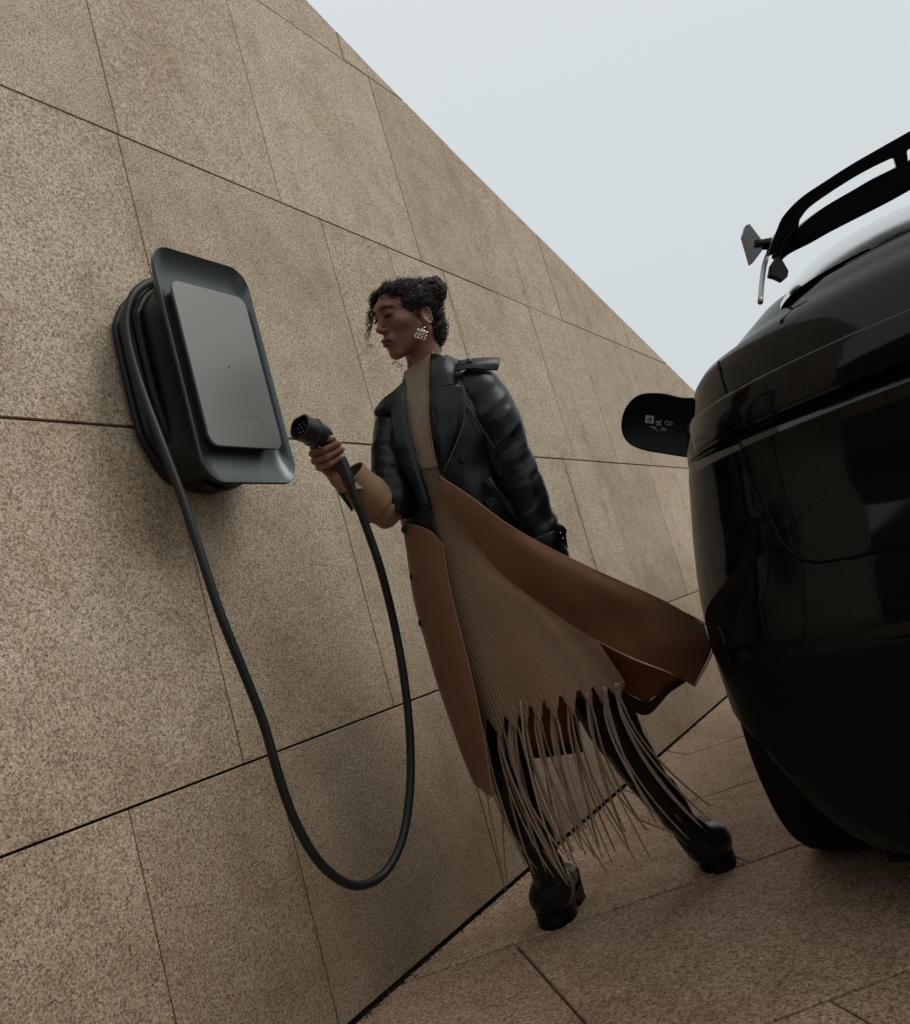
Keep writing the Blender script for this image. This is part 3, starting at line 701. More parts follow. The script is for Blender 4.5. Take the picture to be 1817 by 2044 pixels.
# arched hem tongues from which the cords hang
roots = [(966, 1446), (997, 1428), (1022, 1412), (1043, 1402), (1073, 1397), (1104, 1393), (1137, 1391), (1175, 1386), (1208, 1376), (1231, 1369)]
ends = [[(1009, 1775), (1080, 1745), (1060, 1735), (1036, 1700)], [(1128, 1759), (1108, 1752), (1118, 1742), (1012, 1760), (1066, 1745)], [(1130, 1762), (1138, 1770), (1090, 1740), (1120, 1730), (1064, 1690)], [(1132, 1755), (1150, 1728), (1142, 1700), (1112, 1708)],
        [(1162, 1697), (1184, 1707), (1150, 1725), (1128, 1690)], [(1210, 1739), (1190, 1712), (1172, 1706), (1158, 1660)], [(1222, 1722), (1269, 1719), (1228, 1700), (1196, 1690)], [(1297, 1711), (1291, 1657), (1256, 1700), (1248, 1660)],
        [(1343, 1674), (1376, 1676), (1310, 1640)], [(1402, 1652), (1418, 1638), (1392, 1640), (1360, 1640)]]
Ls = []; r2 = np.random.default_rng(5)
for (x, y), E in zip(roots, ends):
    E = E + [(E[0][0] * .5 + E[1][0] * .5 + r2.uniform(-8, 8), E[0][1] - r2.uniform(10, 60))]
    for k, (ex, ey) in enumerate(E):
        t = np.linspace(0, 1, 26); D0 = 2.235 + .01 * r2.normal(); D1 = 2.30 + .05 * r2.normal()
        pw = r2.uniform(1.5, 2.1); dx = 0; wob = r2.uniform(-3, 3)
        sgn = (k - (len(E) - 1) / 2)
        X_ = x + sgn * 3.6 * np.clip(t * 5, .5, 1) + (ex - x - sgn * 3.6) * t ** pw + wob * np.sin(t * 6.3 + k); Y_ = y - 4 + (ey - y + 4) * t
        Dd = D0 + (D1 - D0) * t + (.09 if k == 3 else 0) * np.clip(t * 4, 0, 1)
        xm = (x - 1100) / 140.; Dd = Dd + .10 * xm * xm * (1 - t * .4)
        P = np.array([atD(a, b, c) for a, b, c in zip(X_, Y_, Dd)]); rad = np.interp(t, [0, .05, .12, .9, 1], [.0046, .0040, .0034, .0027, .0018]) * r2.uniform(.85, 1.15)
        Ls.append(tube_geo(P, rad, 6))
for k, g_ in enumerate(Ls):
    mesh('fringe_strand', g_[0], g_[1], M_fringe, dress)
# ---- torso inside the clothes, legs inside the boots, head, neck and right hand: the body
HC = atD(816, 627, 2.425)
Uh = -.12 * rX + .99 * rU; Uh /= np.linalg.norm(Uh); yaw = math.radians(58)
fh = -math.sin(yaw) * rX - math.cos(yaw) * FWD; fh -= Uh * (fh @ Uh); fh /= np.linalg.norm(fh)
pt = math.radians(9); fh, Uh = math.cos(pt) * fh - math.sin(pt) * Uh, math.cos(pt) * Uh + math.sin(pt) * fh
sh_ = np.cross(fh, Uh); HM = np.stack([sh_, fh, Uh])       # local x = towards image left cheek side (far), rows are axes
if sh_ @ FWD > 0: HM[0] *= -1; sh_ = -sh_                  # local +x points to the camera side
HS = 1.0
def h2w(P): return HC + (np.asarray(P) * HS) @ HM
def w2h(P): return ((np.asarray(P) - HC) @ HM.T) / HS
def head_sdf(P):
    A = P.copy(); A[:, 0] = np.abs(A[:, 0]); X = A
    d = ell(X, (0, -.012, .020), (.0725, .080, .058))
    d = sm(d, ell(X, (0, .030, .020), (.058, .060, .053)), .03)           # forehead
    d = sm(d, ell(X, (0, .030, -.035), (.053, .056, .070)), .03)          # mid face
    d = sm(d, cap(X, (.047, .000, -.050), (.015, .064, -.098), .018, .012), .03)   # jaw line
    d = sm(d, ell(X, (0, .072, -.100), (.014, .014, .014)), .022)         # chin
    d = sm(d, ell(X, (.043, .052, -.022), (.020, .024, .017)), .022)      # cheekbone
    d = sm(d, ell(X, (0, .081, .026), (.044, .010, .009)), .018)          # brow ridge
    d = sx(d, -ell(X, (.031, .102, .008), (.019, .019, .0125)), .012)     # eye socket
    d = sm(d, ell(X, (.0305, .0745, .0065), (.0145, .0145, .0130)), .003) # closed lid over the eyeball
    d = sm(d, cap(X, (0, .082, .018), (0, .1015, -.026), .0066, .0076), .010)        # nose bridge
    d = sm(d, ell(X, (0, .1045, -.030), (.0085, .0095, .0078)), .006)       # nose tip
    d = sm(d, ell(X, (.0115, .093, -.034), (.0060, .0092, .0064)), .005)  # nostril wings
    d = sx(d, -ell(X, (.0060, .0985, -.0415), (.0034, .006, .004)), .002)  # nostrils
    d = sm(d, ell(X, (0, .080, -.064), (.027, .014, .020)), .014)         # mouth mound
    d = sm(d, ell(X, (.006, .0912, -.0595), (.018, .0098, .0064)), .004)  # upper lip
    d = sm(d, ell(X, (.0, .0912, -.0718), (.0175, .0106, .0080)), .004)   # lower lip
    d = sx(d, -ell(X, (0, .1035, -.0652), (.024, .0115, .0007)), .0012)     # line of the mouth
    # neck
    d = sm(d, cap(X, (0, -.018, -.035), (0, -.016, -.19), .046, .046), .025)
    d = sm(d, cap(X, (.038, -.018, -.06), (.014, .030, -.165), .012, .011), .02)
    # ears
    e = ell(X, (.072, -.006, -.022), (.010, .016, .028)); e = sx(e, -ell(X, (.083, -.002, -.016), (.007, .010, .018)), .004)
    e = sm(e, ell(X, (.0735, -.001, -.046), (.007, .009, .010)), .006)
    for k in range(9):
        a0, a1 = math.radians(-60 + k * 26), math.radians(-34 + k * 26)
        e = sm(e, cap(X, (.0795, -.006 - .0130 * math.sin(a0 + .2), -.022 + .0245 * -math.cos(a0)), (.0795, -.006 - .0130 * math.sin(a1 + .2), -.022 + .0245 * -math.cos(a1)), .0030, .0030), .002)
    d = sm(d, e, .006); return d
V, Fq = surfnet(head_sdf, (-.10, -.13, -.20), (.10, .13, .13), .0024)
tint = np.zeros((len(V), 4)); tint[:, 3] = 1; ax_ = np.abs(V[:, 0])
lips = ((ax_ / .0235) ** 2 + ((V[:, 2] + .0655) / .0125) ** 2 < 1) & (V[:, 1] > .083)
lid = ((ax_ - .0305) / .0165) ** 2 + ((V[:, 2] - .0015) / .0032) ** 2
tint[:, 0] = lips * .9; tint[:, 1] = np.clip(1.3 - lid, 0, 1) * (V[:, 1] > .07) * .9
parts = [(h2w(V), Fq.tolist(), tint)]
# right hand gripping the plug: every finger a bent chain
HDp = HD
def hp(x, y, dd): return atD(x, y, HDp + dd)
fing = [  # knuckle, middle joint, end joint, tip (px, py, depth offset)
    [(640, 905, .032), (626, 890, .004), (643, 880, -.028), (664, 874, -.027), .0092],
    [(643, 918, .034), (625, 905, .002), (650, 897, -.031), (676, 884, -.026), .0096],
    [(648, 930, .034), (629, 920, .002), (655, 912, -.030), (683, 896, -.024), .0092],
    [(654, 941, .032), (637, 933, .002), (661, 926, -.026), (683, 911, -.022), .0082]]
thumb = [(668, 948, .028), (672, 918, .036), (664, 893, .030), (650, 876, .022), .0098]
def hand_sdf(P):
    d = np.full(len(P), 9.)
    for f in fing + [thumb]:
        r = f[4]; p = [hp(*q_) for q_ in f[:4]]; e = np.full(len(P), 9.)
        for k in range(3): e = sm(e, cap(P, p[k], p[k + 1], r * (1.02 - .06 * k), r * (.97 - .07 * k)), .003)
        e = sm(e, np.linalg.norm(P - p[1], axis=1) - r * 1.10, .003)
        d = sm(d, e, .0022)
    kn = [hp(*f[0]) for f in fing]; wr = hp(678, 958, .016)
    pal = np.full(len(P), 9.)
    for k, a in enumerate(kn): pal = sm(pal, cap(P, a, wr, .0105, .016), .008)
    d = sm(d, pal, .006)
    d = sm(d, cap(P, hp(678, 955, .014), hp(712, 990, .03), .0235, .029), .012)
    return d
c_ = hp(664, 920, 0); V, Fq = surfnet(hand_sdf, c_ - .085, c_ + .085, .0022)
parts.append((V, Fq.tolist(), None))
Lt = [(808, 760, 880, 720, 2.43, .04), (790, 830, 950, 800, 2.44, .075), (800, 950, 960, 930, 2.43, .08), (825, 1080, 1010, 1050, 2.43, .09), (880, 1180, 1070, 1150, 2.43, .09)]
G = ringloft(Lt, 20, 24); parts.append((G.reshape(-1, 3), grid_faces(20, 24, wrapv=True), None))
for leg in ([(940, 1180, 2.43), (975, 1330, 2.42), (1000, 1450, 2.41), (1060, 1650, 2.42), (1098, 1760, 2.44)], [(1030, 1170, 2.43), (1110, 1300, 2.42), (1200, 1420, 2.43), (1300, 1570, 2.47), (1390, 1680, 2.50)]):
    P = catmull([atD(*p) for p in leg], 20); parts.append((*tube_geo(P, np.linspace(.075, .028, 20), 14), None))
V, Fc = join_geo([(a, b) for a, b, _ in parts]); T = np.vstack([t if t is not None else np.tile([0, 0, 0, 1.], (len(a), 1)) for a, _, t in parts])
body_p = mesh('body', V, Fc, M_skin, ppl)
at = body_p.data.color_attributes.new('tint', 'FLOAT_COLOR', 'POINT'); at.data.foreach_set('color', T.ravel())
for f in fing:                                   # finger nails
    t3, t2 = hp(*f[3]), hp(*f[2]); dr = (t3 - t2) / np.linalg.norm(t3 - t2); c0 = t3 - FWD * f[4] * .78 + dr * .001
    u_ = np.cross(dr, FWD); u_ /= np.linalg.norm(u_)
    g_ = np.array([[c0 + dr * a + u_ * b + FWD * (b * b * 60 + max(0, a) * .25) for b in np.linspace(-.0048, .0048, 6)] for a in np.linspace(-.006, .0065, 6)])
    mods(grid_mesh('finger_nail', g_, M_nail, body_p), solid=.0008)
# eyebrows and lashes: short hairs
def hairs(name, pts, n, ln, dirf, r, parent):
    P = catmull(pts, n)
    for _ in range(5):
        v_ = head_sdf(P); e = 1e-4; g = np.stack([head_sdf(P + np.eye(3)[k] * e) - v_ for k in range(3)], 1) / e; P = P - g * (v_ - .0002)[:, None]; Lh_ = []
    for k, p in enumerate(P):
        for _ in range(3):
            p0 = p + rng.normal(0, .0009, 3); d = dirf(k / n) + rng.normal(0, .18, 3); Lh_.append(tube_geo([h2w(p0), h2w(p0 + d * ln * .6), h2w(p0 + d * ln)], [r, r * .8, r * .3], 4))
    v, f = join_geo(Lh_); return mesh(name, v, f, M_hair, parent)
for sx_ in (1, -1):
    hairs('eyebrow', [(.012 * sx_, .0935, .0190), (.023 * sx_, .0915, .0235), (.035 * sx_, .0845, .0245), (.046 * sx_, .0735, .0190)], 52, .0058, lambda t: np.array([.8 * sx_, -.25, .3 - .7 * t]), .00042, body_p)
    hairs('eyelashes', [(.0185 * sx_, .0855, .0015), (.026 * sx_, .0895, -.0010), (.036 * sx_, .0870, -.0010), (.0430 * sx_, .0790, .001)], 30, .0065, lambda t: np.array([.25 * sx_, .75, -.6]), .0006, body_p)
# ---- hair: swept-back curls with a bun
bun_c = w2h(atD(863, 582, 2.415))
def hair_sdf(P):
    X = P.copy(); ax2 = np.abs(X[:, 0])
    d = ell(X, (0, -.010, .022), (.085, .083, .065))
    d = sm(d, ell(X, (0, -.050, -.045), (.056, .038, .066)), .03)
    d = sm(d, ell(X, (0, .048, .062), (.062, .042, .020)), .02)
    d = sm(d, np.linalg.norm(P - bun_c, axis=1) - .032, .002)
    A = X.copy(); A[:, 0] = ax2
    face = ell(A, (0, .092, -.018), (.082, .068, .098)); face = sm(face, ell(A, (.078, .006, -.036), (.05, .028, .040)), .015)
    face = sm(face, ell(A, (0, .03, -.13), (.12, .10, .07)), .02)
    d = sx(d, -face, .012)
    nz = vnoise(P, 150, 3) * .0035 + vnoise(P, 330, 8) * .002 + vnoise(P, 70, 5) * .004
    return d + nz
V, Fq = surfnet(hair_sdf, (-.11, -.19, -.11), (.12, .11, .19), .003)
hw = h2w(V); hair = mesh('hair', hw, Fq.tolist(), M_hair, ppl)
# curls as thin wound strands over the surface
ctr = np.array([0, -.03, .03]); cand = V[(V[:, 0] > -.06)]; Lc = []
for k in range(1700):
    p = cand[rng.integers(len(cand))]; isb = np.linalg.norm(p - bun_c) < .05
    o_ = bun_c if isb else ctr; nrm_ = (p - o_) / np.linalg.norm(p - o_)
    back = np.array([0, -1, .25]) if not isb else rng.normal(size=3); tdir = back + rng.normal(0, .45, 3); tdir -= nrm_ * (tdir @ nrm_); tdir /= np.linalg.norm(tdir); sd_ = np.cross(tdir, nrm_)
    n = 22; t = np.linspace(0, 1, n); ln = rng.uniform(.018, .05); rc = rng.uniform(.0015, .0048); tw = rng.uniform(1.5, 4) * 2 * np.pi; p0 = rng.uniform(0, 6)
    lift = rng.uniform(-.001, .0035); 
    P = p + tdir * (t[:, None] - .5) * ln + nrm_ * (lift + rc * .7 * np.cos(t * tw + p0) - ((t - .5) * ln) ** 2 * 5)[:, None] + sd_ * (rc * np.sin(t * tw + p0))[:, None]
    Lc.append(tube_geo(h2w(P), rng.uniform(.0005, .0012) * np.interp(t, [0, .2, .8, 1], [.5, 1, 1, .4]), 4))
def smooth_hair(P):
    d = ell(P, (0, -.010, .022), (.085, .083, .065)); return sm(d, ell(P, (0, .048, .062), (.062, .042, .020)), .02)
def project(fn, P, off=0., it=4):
    for _ in range(it):
        v = fn(P); e = 1e-4; g = np.stack([fn(P + np.eye(3)[k] * e) - v for k in range(3)], 1) / e; P = P - g * ((v - off) / np.maximum((g ** 2).sum(1), .1))[:, None]
    return P
bdir = (bun_c - ctr) / np.linalg.norm(bun_c - ctr)
for k in range(300):
    p = cand[rng.integers(len(cand))]
    if np.linalg.norm(p - bun_c) < .05: continue
    n = 34; t = np.linspace(0, 1, n)[:, None]; e_ = bun_c - bdir * .02 + rng.normal(0, .008, 3); P = p * (1 - t) + e_ * t + (p - ctr) * (t * (1 - t)) * .6
    P = project(smooth_hair, P, rng.uniform(.001, .005)); d_ = e_ - p; s_ = np.cross(d_, p - ctr); s_ /= np.linalg.norm(s_) + 1e-9
    P = P + s_ * np.sin(t * rng.uniform(20, 45) + k) * rng.uniform(.0012, .003) * (1 - t * .5)
    P = P[:int(n * rng.uniform(.5, 1))]; Lc.append(tube_geo(h2w(P), rng.uniform(.0006, .0013), 4))
Lb_ = []
for k in range(45):                                   # fly-away hairs
    p = cand[rng.integers(len(cand))]; o_ = bun_c if np.linalg.norm(p - bun_c) < .05 else ctr; nn2 = (p - o_) / np.linalg.norm(p - o_); s2 = np.cross(nn2, rng.normal(size=3)); s2 /= np.linalg.norm(s2); t = np.linspace(0, 1, 22)[:, None]; L2 = rng.uniform(.012, .03); rr2 = rng.uniform(.002, .006)
    P = p + nn2 * t * L2 * .7 + s2 * np.sin(t * rng.uniform(3, 9)) * rr2 + np.cross(nn2, s2) * (1 - np.cos(t * rng.uniform(3, 9))) * rr2
    Lc.append(tube_geo(h2w(P), .0004, 4))
for k in range(190):                                  # wound coils of the bun
    a_ = rng.normal(size=3); a_ /= np.linalg.norm(a_); b_ = np.cross(a_, rng.normal(size=3)); b_ /= np.linalg.norm(b_); c2 = np.cross(a_, b_)
    R_ = rng.uniform(.026, .041); n = 30; an = np.linspace(0, rng.uniform(1.2, 3.6), n)[:, None]
    P = bun_c + R_ * (b_ * np.cos(an) + c2 * np.sin(an)) + a_ * (rng.uniform(-.018, .018) + .0025 * np.sin(an * rng.uniform(5, 11) + k))
    Lb_.append(tube_geo(h2w(P), rng.uniform(.0008, .0021) * np.interp(np.linspace(0, 1, n), [0, .1, .9, 1], [.4, 1, 1, .4]), 5))
def curl(p0, p1, r, turns, rad, D=2.40, n=70):
    a, b = np.array(p0, float), np.array(p1, float); t = np.linspace(0, 1, n); px = a + (b - a) * t[:, None]
    ph_ = turns * 2 * np.pi * t; P = np.array([atD(x + r * math.cos(q_), y + r * .8 * math.sin(q_), D + r * .0010 * math.sin(q_ + 1)) for (x, y), q_ in zip(px, ph_)])
    Lc.append(tube_geo(P, rad * np.interp(t, [0, .1, .85, 1], [1, 1, .8, .3]), 5))
for k in range(26):
    x0 = rng.uniform(738, 756); y0 = rng.uniform(578, 606)
    curl((x0, y0), (rng.uniform(728, 741), rng.uniform(632, 692)), rng.uniform(2, 5.5), rng.uniform(2.5, 5), rng.uniform(.0006, .0012), 2.44 + rng.uniform(-.02, .03))
for a, b, r, tn, rd in [((782, 718), (800, 736), 6, 1.3, .0009), ((796, 724), (803, 738), 7, 1.1, .0006), ((872, 690), (876, 704), 6, 2, .0009), ((874, 685), (868, 712), 7, 1.6, .0007), ((868, 680), (878, 700), 5, 2.4, .001),
                        ((884, 655), (898, 650), 8, .7, .0004), ((836, 560), (846, 556), 6, 1.1, .001), ((858, 556), (870, 560), 6, 1.2, .001), ((735, 688), (744, 694), 4, 2, .0008), ((812, 570), (822, 556), 3, 1.5, .0006)]:
    curl(a, b, r, tn, rd, 2.43)
v, f = join_geo(Lc); tag(mesh('curls', v, f, M_hair, hair))
v, f = join_geo(Lb_); mesh('hair_bun', v, f, mat('brown_hair', (.040, .024, .019), .5, spec=.45), hair)
# ear ring: knot of polished loops under the ear
ec = atD(841, 667, 2.345); Le = []
for gx_ in (-1, 0, 1):
    for gy in (-1, 0, 1):
        c = ec + rX * (gx_ * .0085 + gy * .003) + rU * (gy * .0085 - gx_ * .003) - FWD * (.004 * (1 - abs(gx_)))
        a = np.linspace(0, 2 * np.pi, 17)[:-1]; tl = .6 + .3 * gy
        pts = [c + (rX * math.cos(q_) * .0052 + (rU * math.cos(tl) + FWD * math.sin(tl)) * math.sin(q_) * .0046) for q_ in a]
        Le.append(tube_geo(pts + [pts[0]], .0021, 8, False))
v, f = join_geo(Le); mesh('earring', v, f, M_chrome, ppl)
V, Fc = tube_geo([ec + rU * .012, h2w((.079, .002, -.052))], .0016, 6); mesh('hook', V, Fc, M_chrome, bpy.data.objects['earring'])

# ---- coat
coat = mesh('coat', [], [], M_leather, ppl)                    # filled below with the leather shell
def shell_levels():
    L = []
    #      left silhouette   right silhouette   D     b     opening-left x, opening-right x
    T_ = [(806, 752, 893, 712, 2.425, .062, 809, 868), (792, 800, 955, 735, 2.425, .088, 808, 864), (768, 838, 992, 768, 2.425, .118, 811, 862), (752, 870, 1005, 830, 2.425, .138, 820, 865), (753, 915, 1008, 880, 2.42, .142, 831, 874),
          (770, 960, 1010, 930, 2.42, .142, 845, 885), (795, 1005, 1020, 975, 2.42, .142, 858, 925), (806, 1045, 1042, 1020, 2.42, .145, 866, 985), (814, 1085, 1062, 1060, 2.42, .15, 880, 1020)]
    for xl, yl, xr, yr, D, b, ol, orr in T_:
        m, h = (xl + xr) / 2, (xr - xl) / 2; tl = math.acos(max(-1, min(1, (ol - m) / h))); tr = math.acos(max(-1, min(1, (orr - m) / h)))
        L.append((xl, yl, xr, yr, D, b, tl, 2 * math.pi + tr))
    return L
G = ringloft(shell_levels(), 70, 150, closed=False)
nn_ = gnorm(G, False); c0 = G.reshape(-1, 3).mean(0)
if np.sum(nn_ * (G - c0)) < 0: nn_ = -nn_
G = G + nn_ * (vnoise(G.reshape(-1, 3), 26, 2).reshape(G.shape[:2]) * .006 + .002)[..., None]
me = coat.data; me.from_pydata([tuple(v) for v in G.reshape(-1, 3)], [], [tuple(f) for f in grid_faces(*G.shape[:2])]); me.update()
me.polygons.foreach_set('use_smooth', [True] * len(me.polygons)); mods(coat, solid=.005, offset=0)
tag(coat, 'black leather upper coat, worn open over long tan skirts')
def sleeve(name, pts, m, parent, nu=70, nv=56, fold=.006, seed=1, open_=True, thick=.004, bands=()):
    C_ = catmull(np.array([p[:3] for p in pts], float), nu); rr_ = catmull(np.array([[p[3], 0] for p in pts], float), nu)[:, 0]
    P = np.array([atD(*c) for c in C_]); V, Fc = tube_geo(P, rr_, nv, False); G_ = V.reshape(nu, nv, 3)
    n_ = (G_ - P[:, None]) ; n_ /= np.linalg.norm(n_, axis=2)[..., None]
    t = np.linspace(0, 1, nu); a = np.linspace(0, 2 * np.pi, nv, endpoint=False)
    sl_ = np.concatenate([[0], np.cumsum(np.linalg.norm(np.diff(P, axis=0), axis=1))]); ww = .55 + .6 * np.exp(-((t - .52) / .22) ** 2)
    U_ = np.stack([sl_[:, None] + .022 * np.sin(a[None] + 1.1 * seed) + 0 * a[None], .030 * np.cos(a)[None] + 0 * t[:, None], .030 * np.sin(a)[None] + 0 * t[:, None]], -1).reshape(-1, 3)
    f1 = vnoise(U_, 42, seed).reshape(nu, nv); f2 = vnoise(U_ * [1.5, .8, .8], 75, seed + 3).reshape(nu, nv)
    w_ = fold * ww[:, None] * (1.1 * (1 - 1.6 * np.abs(f1)) + .45 * f2)
    for (c, wd, am, fr, ph_) in bands:                         # compression folds across the sleeve
        w_ = w_ + am * np.exp(-((t - c) / wd) ** 2)[:, None] * np.sin(fr * (t[:, None] + .035 * np.sin(a[None] * 1 + ph_)) * 2 * np.pi + np.sin(a[None] * 2 + ph_))
    G_ = G_ + n_ * w_[..., None]
    o = grid_mesh(name, G_, m, parent, wrapv=True); mods(o, solid=thick, offset=0, sub=0); return o
sl = sleeve('sleeve', [(930, 762, 2.405, .060), (955, 790, 2.39, .073), (985, 850, 2.375, .074), (1008, 905, 2.37, .066), (1030, 960, 2.365, .064), (1055, 1020, 2.36, .060), (1080, 1075, 2.355, .055), (1096, 1118, 2.35, .052), (1104, 1150, 2.35, .050)], M_leather, coat, 170, 96, .0038, 4)
sr = sleeve('sleeve', [(812, 806, 2.43, .045), (798, 832, 2.41, .056), (786, 872, 2.385, .053), (783, 930, 2.36, .050), (786, 975, 2.345, .052), (783, 1005, 2.335, .054), (776, 1022, 2.33, .046)], M_leather, coat, 110, 80, .0040, 9)
fc = sleeve('turned_cuff', [(792, 1008, 2.345, .030), (776, 1013, 2.335, .050), (755, 1003, 2.32, .054), (735, 987, 2.30, .050), (715, 967, 2.285, .046), (697, 947, 2.27, .043)], M_cuff, sr, 60, 56, .004, 12, bands=[(.2, .2, .004, 5, .3)])
V, Fc = tube_geo([atD(*p) for p in ((672, 966, 2.245), (680, 985, 2.235), (694, 1003, 2.235), (704, 1020, 2.24))], [.004, .006, .006, .003], 8, flat=.4); mesh('cuff_strap', V, Fc, M_leather, sr)
# strap and buckle on the other cuff
def band(name, c, rad, wd, m, parent, a0=0, a1=2 * math.pi, th=.006):
    (x0, y0, D0_), (x1, y1, D1_) = c; p = np.array([atD(x0, y0, D0_), atD(x1, y1, D1_)]); V, Fc = tube_geo(np.array([p[0], p[0] * .5 + p[1] * .5, p[1]]), rad, 40, False)
    o = mesh(name, V, Fc, m, parent); mods(o, solid=th, offset=1, bevel=.0015); return o
band('cuff_strap', ((1078, 1070, 2.355), (1085, 1090, 2.353)), .0585, 0, M_leather, sl)
def sheet(name, rows_, m, parent, nu=30, nv=30, thick=.004, fold=0., seed=1, fs=20, off=0, bev=0, sharp=None):
    """rows of (x,y,D) control points -> smooth cloth sheet"""
    A = np.array([catmull(r, nv) for r in rows_]); B = np.stack([catmull(A[:, j], nu) for j in range(nv)], 1)
    G_ = np.array([[atD(*p) for p in r] for r in B])
    if fold: G_ = G_ + gnorm(G_, False) * (vnoise(G_.reshape(-1, 3), fs, seed).reshape(G_.shape[:2]) * fold)[..., None]
    o = grid_mesh(name, G_, m, parent); mods(o, solid=thick, offset=off, bevel=bev); return o
sheet('strap_tab', [[(1108, 1046, 2.31), (1120, 1047, 2.30), (1131, 1058, 2.31)], [(1111, 1062, 2.305), (1122, 1066, 2.30), (1129, 1068, 2.31)], [(1114, 1078, 2.31), (1124, 1084, 2.305), (1133, 1093, 2.31)]], M_leather, sl, 10, 10, .005)
for p in ((1119, 1064), (1124, 1075)):
    V, Fc = tube_geo([atD(*p, 2.298), atD(*p, 2.293)], .0022, 10); mesh('rivet', V, Fc, M_chrome, sl)
# collar, lapels, epaulettes, storm flap, buttons
sheet('collar', [[(861, 706, 2.365), (885, 712, 2.345), (904, 722, 2.345), (918, 731, 2.36)], [(859, 735, 2.330), (885, 738, 2.320), (903, 744, 2.325), (917, 750, 2.345)], [(858, 776, 2.318), (882, 774, 2.305), (899, 769, 2.31), (914, 767, 2.33)]], M_leather, coat, 24, 24, .006, .0015, 3, 40)
sheet('lapel', [[(860, 770, 2.318), (885, 772, 2.300), (912, 768, 2.300), (929, 775, 2.315)], [(858, 810, 2.300), (880, 812, 2.285), (905, 810, 2.285), (932, 812, 2.302)], [(862, 860, 2.288), (880, 862, 2.275), (902, 862, 2.275), (922, 860, 2.290)], [(872, 910, 2.29), (882, 910, 2.27), (894, 908, 2.27), (906, 905, 2.29)], [(881, 950, 2.285), (884, 950, 2.27), (886, 949, 2.27), (889, 947, 2.28)]], M_leather, coat, 50, 30, .005, .0018, 6, 30)
sheet('collar', [[(809, 758, 2.365), (790, 778, 2.35), (768, 795, 2.36), (752, 815, 2.385)], [(809, 775, 2.345), (795, 795, 2.33), (772, 810, 2.34), (749, 822, 2.375)], [(810, 800, 2.33), (795, 812, 2.32), (775, 825, 2.335), (751, 831, 2.375)]], M_leather, coat, 24, 24, .006, .001, 7, 40)
sheet('lapel', [[(811, 790, 2.318), (797, 800, 2.308), (780, 815, 2.312)], [(816, 860, 2.295), (803, 862, 2.288), (785, 862, 2.292)], [(836, 935, 2.282), (824, 935, 2.277), (808, 935, 2.281)], [(858, 1010, 2.276), (851, 1010, 2.272), (843, 1010, 2.275)]], M_leather, coat, 40, 20, .005, .0015, 8, 30)
for pts_ in ([(915, 721, 2.36), (945, 716, 2.35), (975, 714, 2.36), (999, 715, 2.38)], ):
    sheet('epaulette', [pts_, [(x - 2, y + 10, D - .02) for x, y, D in pts_], [(x - 6, y + 20 + (4 if i > 1 else 0), D - .03) for i, (x, y, D) in enumerate(pts_)]], M_leather, coat, 14, 30, .004, .0012, 5, 50)
V, Fc = tube_geo([atD(937, 722, 2.335), atD(937, 721, 2.330)], .0075, 16); mesh('button', V, Fc, M_black, coat)
V, Fc = tube_geo(catmull([atD(*p) for p in ((926, 802, 2.300), (946, 830, 2.292), (968, 866, 2.286), (990, 899, 2.282))], 30), .0026, 8); mesh('flap_edge', V, Fc, M_leather, coat)
V, Fc = tube_geo(catmull([atD(*p) for p in ((925, 775, 2.29), (930, 800, 2.28), (926, 840, 2.272), (915, 875, 2.268), (898, 915, 2.266), (884, 948, 2.268), (881, 962, 2.265))], 60), .0016, 6); mesh('piping', V, Fc, M_tan, coat)
def button(x, y, D, r, parent=coat):
    c = atD(x, y, D); a = np.linspace(0, 2 * np.pi, 21)[:-1]
    V = [c - FWD * d + (rX * math.cos(q_) + rU * math.sin(q_)) * r * s for d, s in ((-.006, 1), (.001, 1), (.003, .9), (.003, .72), (.0015, .66)) for q_ in a]
    return mesh('button', V, grid_faces(5, 20, wrapv=True) + [tuple(80 + j for j in range(20))], M_black, parent, angle=40)
button(926, 915, 2.272, .0125); button(980, 1003, 2.268, .0125); button(900, 968, 2.28, .006)
# pocket welt and lower leather edge
sheet('pocket_flap', [[(968, 960, 2.285), (985, 985, 2.28), (1010, 1015, 2.285), (1030, 1045, 2.30)], [(978, 952, 2.285), (995, 978, 2.278), (1018, 1005, 2.285), (1034, 1036, 2.30)]], M_leather, coat, 6, 24, .005)
# tan skirts of the coat
sk = sheet('left_skirt', [
    [(884, 1086, 2.265), (862, 1062, 2.275), (835, 1050, 2.30), (808, 1043, 2.36), (812, 1040, 2.47), (880, 1040, 2.56)],
    [(895, 1160, 2.25), (872, 1155, 2.262), (845, 1150, 2.295), (821, 1146, 2.36), (828, 1145, 2.48), (900, 1140, 2.58)],
    [(915, 1245, 2.235), (892, 1248, 2.25), (865, 1246, 2.29), (842, 1240, 2.355), (850, 1240, 2.49), (930, 1235, 2.60)],
    [(940, 1345, 2.225), (918, 1348, 2.24), (893, 1345, 2.285), (869, 1338, 2.35), (880, 1340, 2.50), (960, 1330, 2.62)],
    [(962, 1450, 2.22), (945, 1460, 2.235), (925, 1457, 2.28), (904, 1448, 2.345), (915, 1440, 2.50), (1000, 1420, 2.64)],
    [(975, 1530, 2.215), (965, 1535, 2.235), (948, 1530, 2.28), (929, 1520, 2.34), (940, 1500, 2.50), (1020, 1480, 2.65)],
    [(981, 1590, 2.215), (972, 1585, 2.235), (960, 1575, 2.28), (946, 1563, 2.34), (955, 1540, 2.50), (1035, 1505, 2.65)]], M_tan, coat, 90, 60, .005, .004, 14, 12)
sk.name = 'tan_skirt'
for x, y in ((808, 1057), (825, 1151), (842, 1243)): button(x + 1, y, 2.345, .0115)
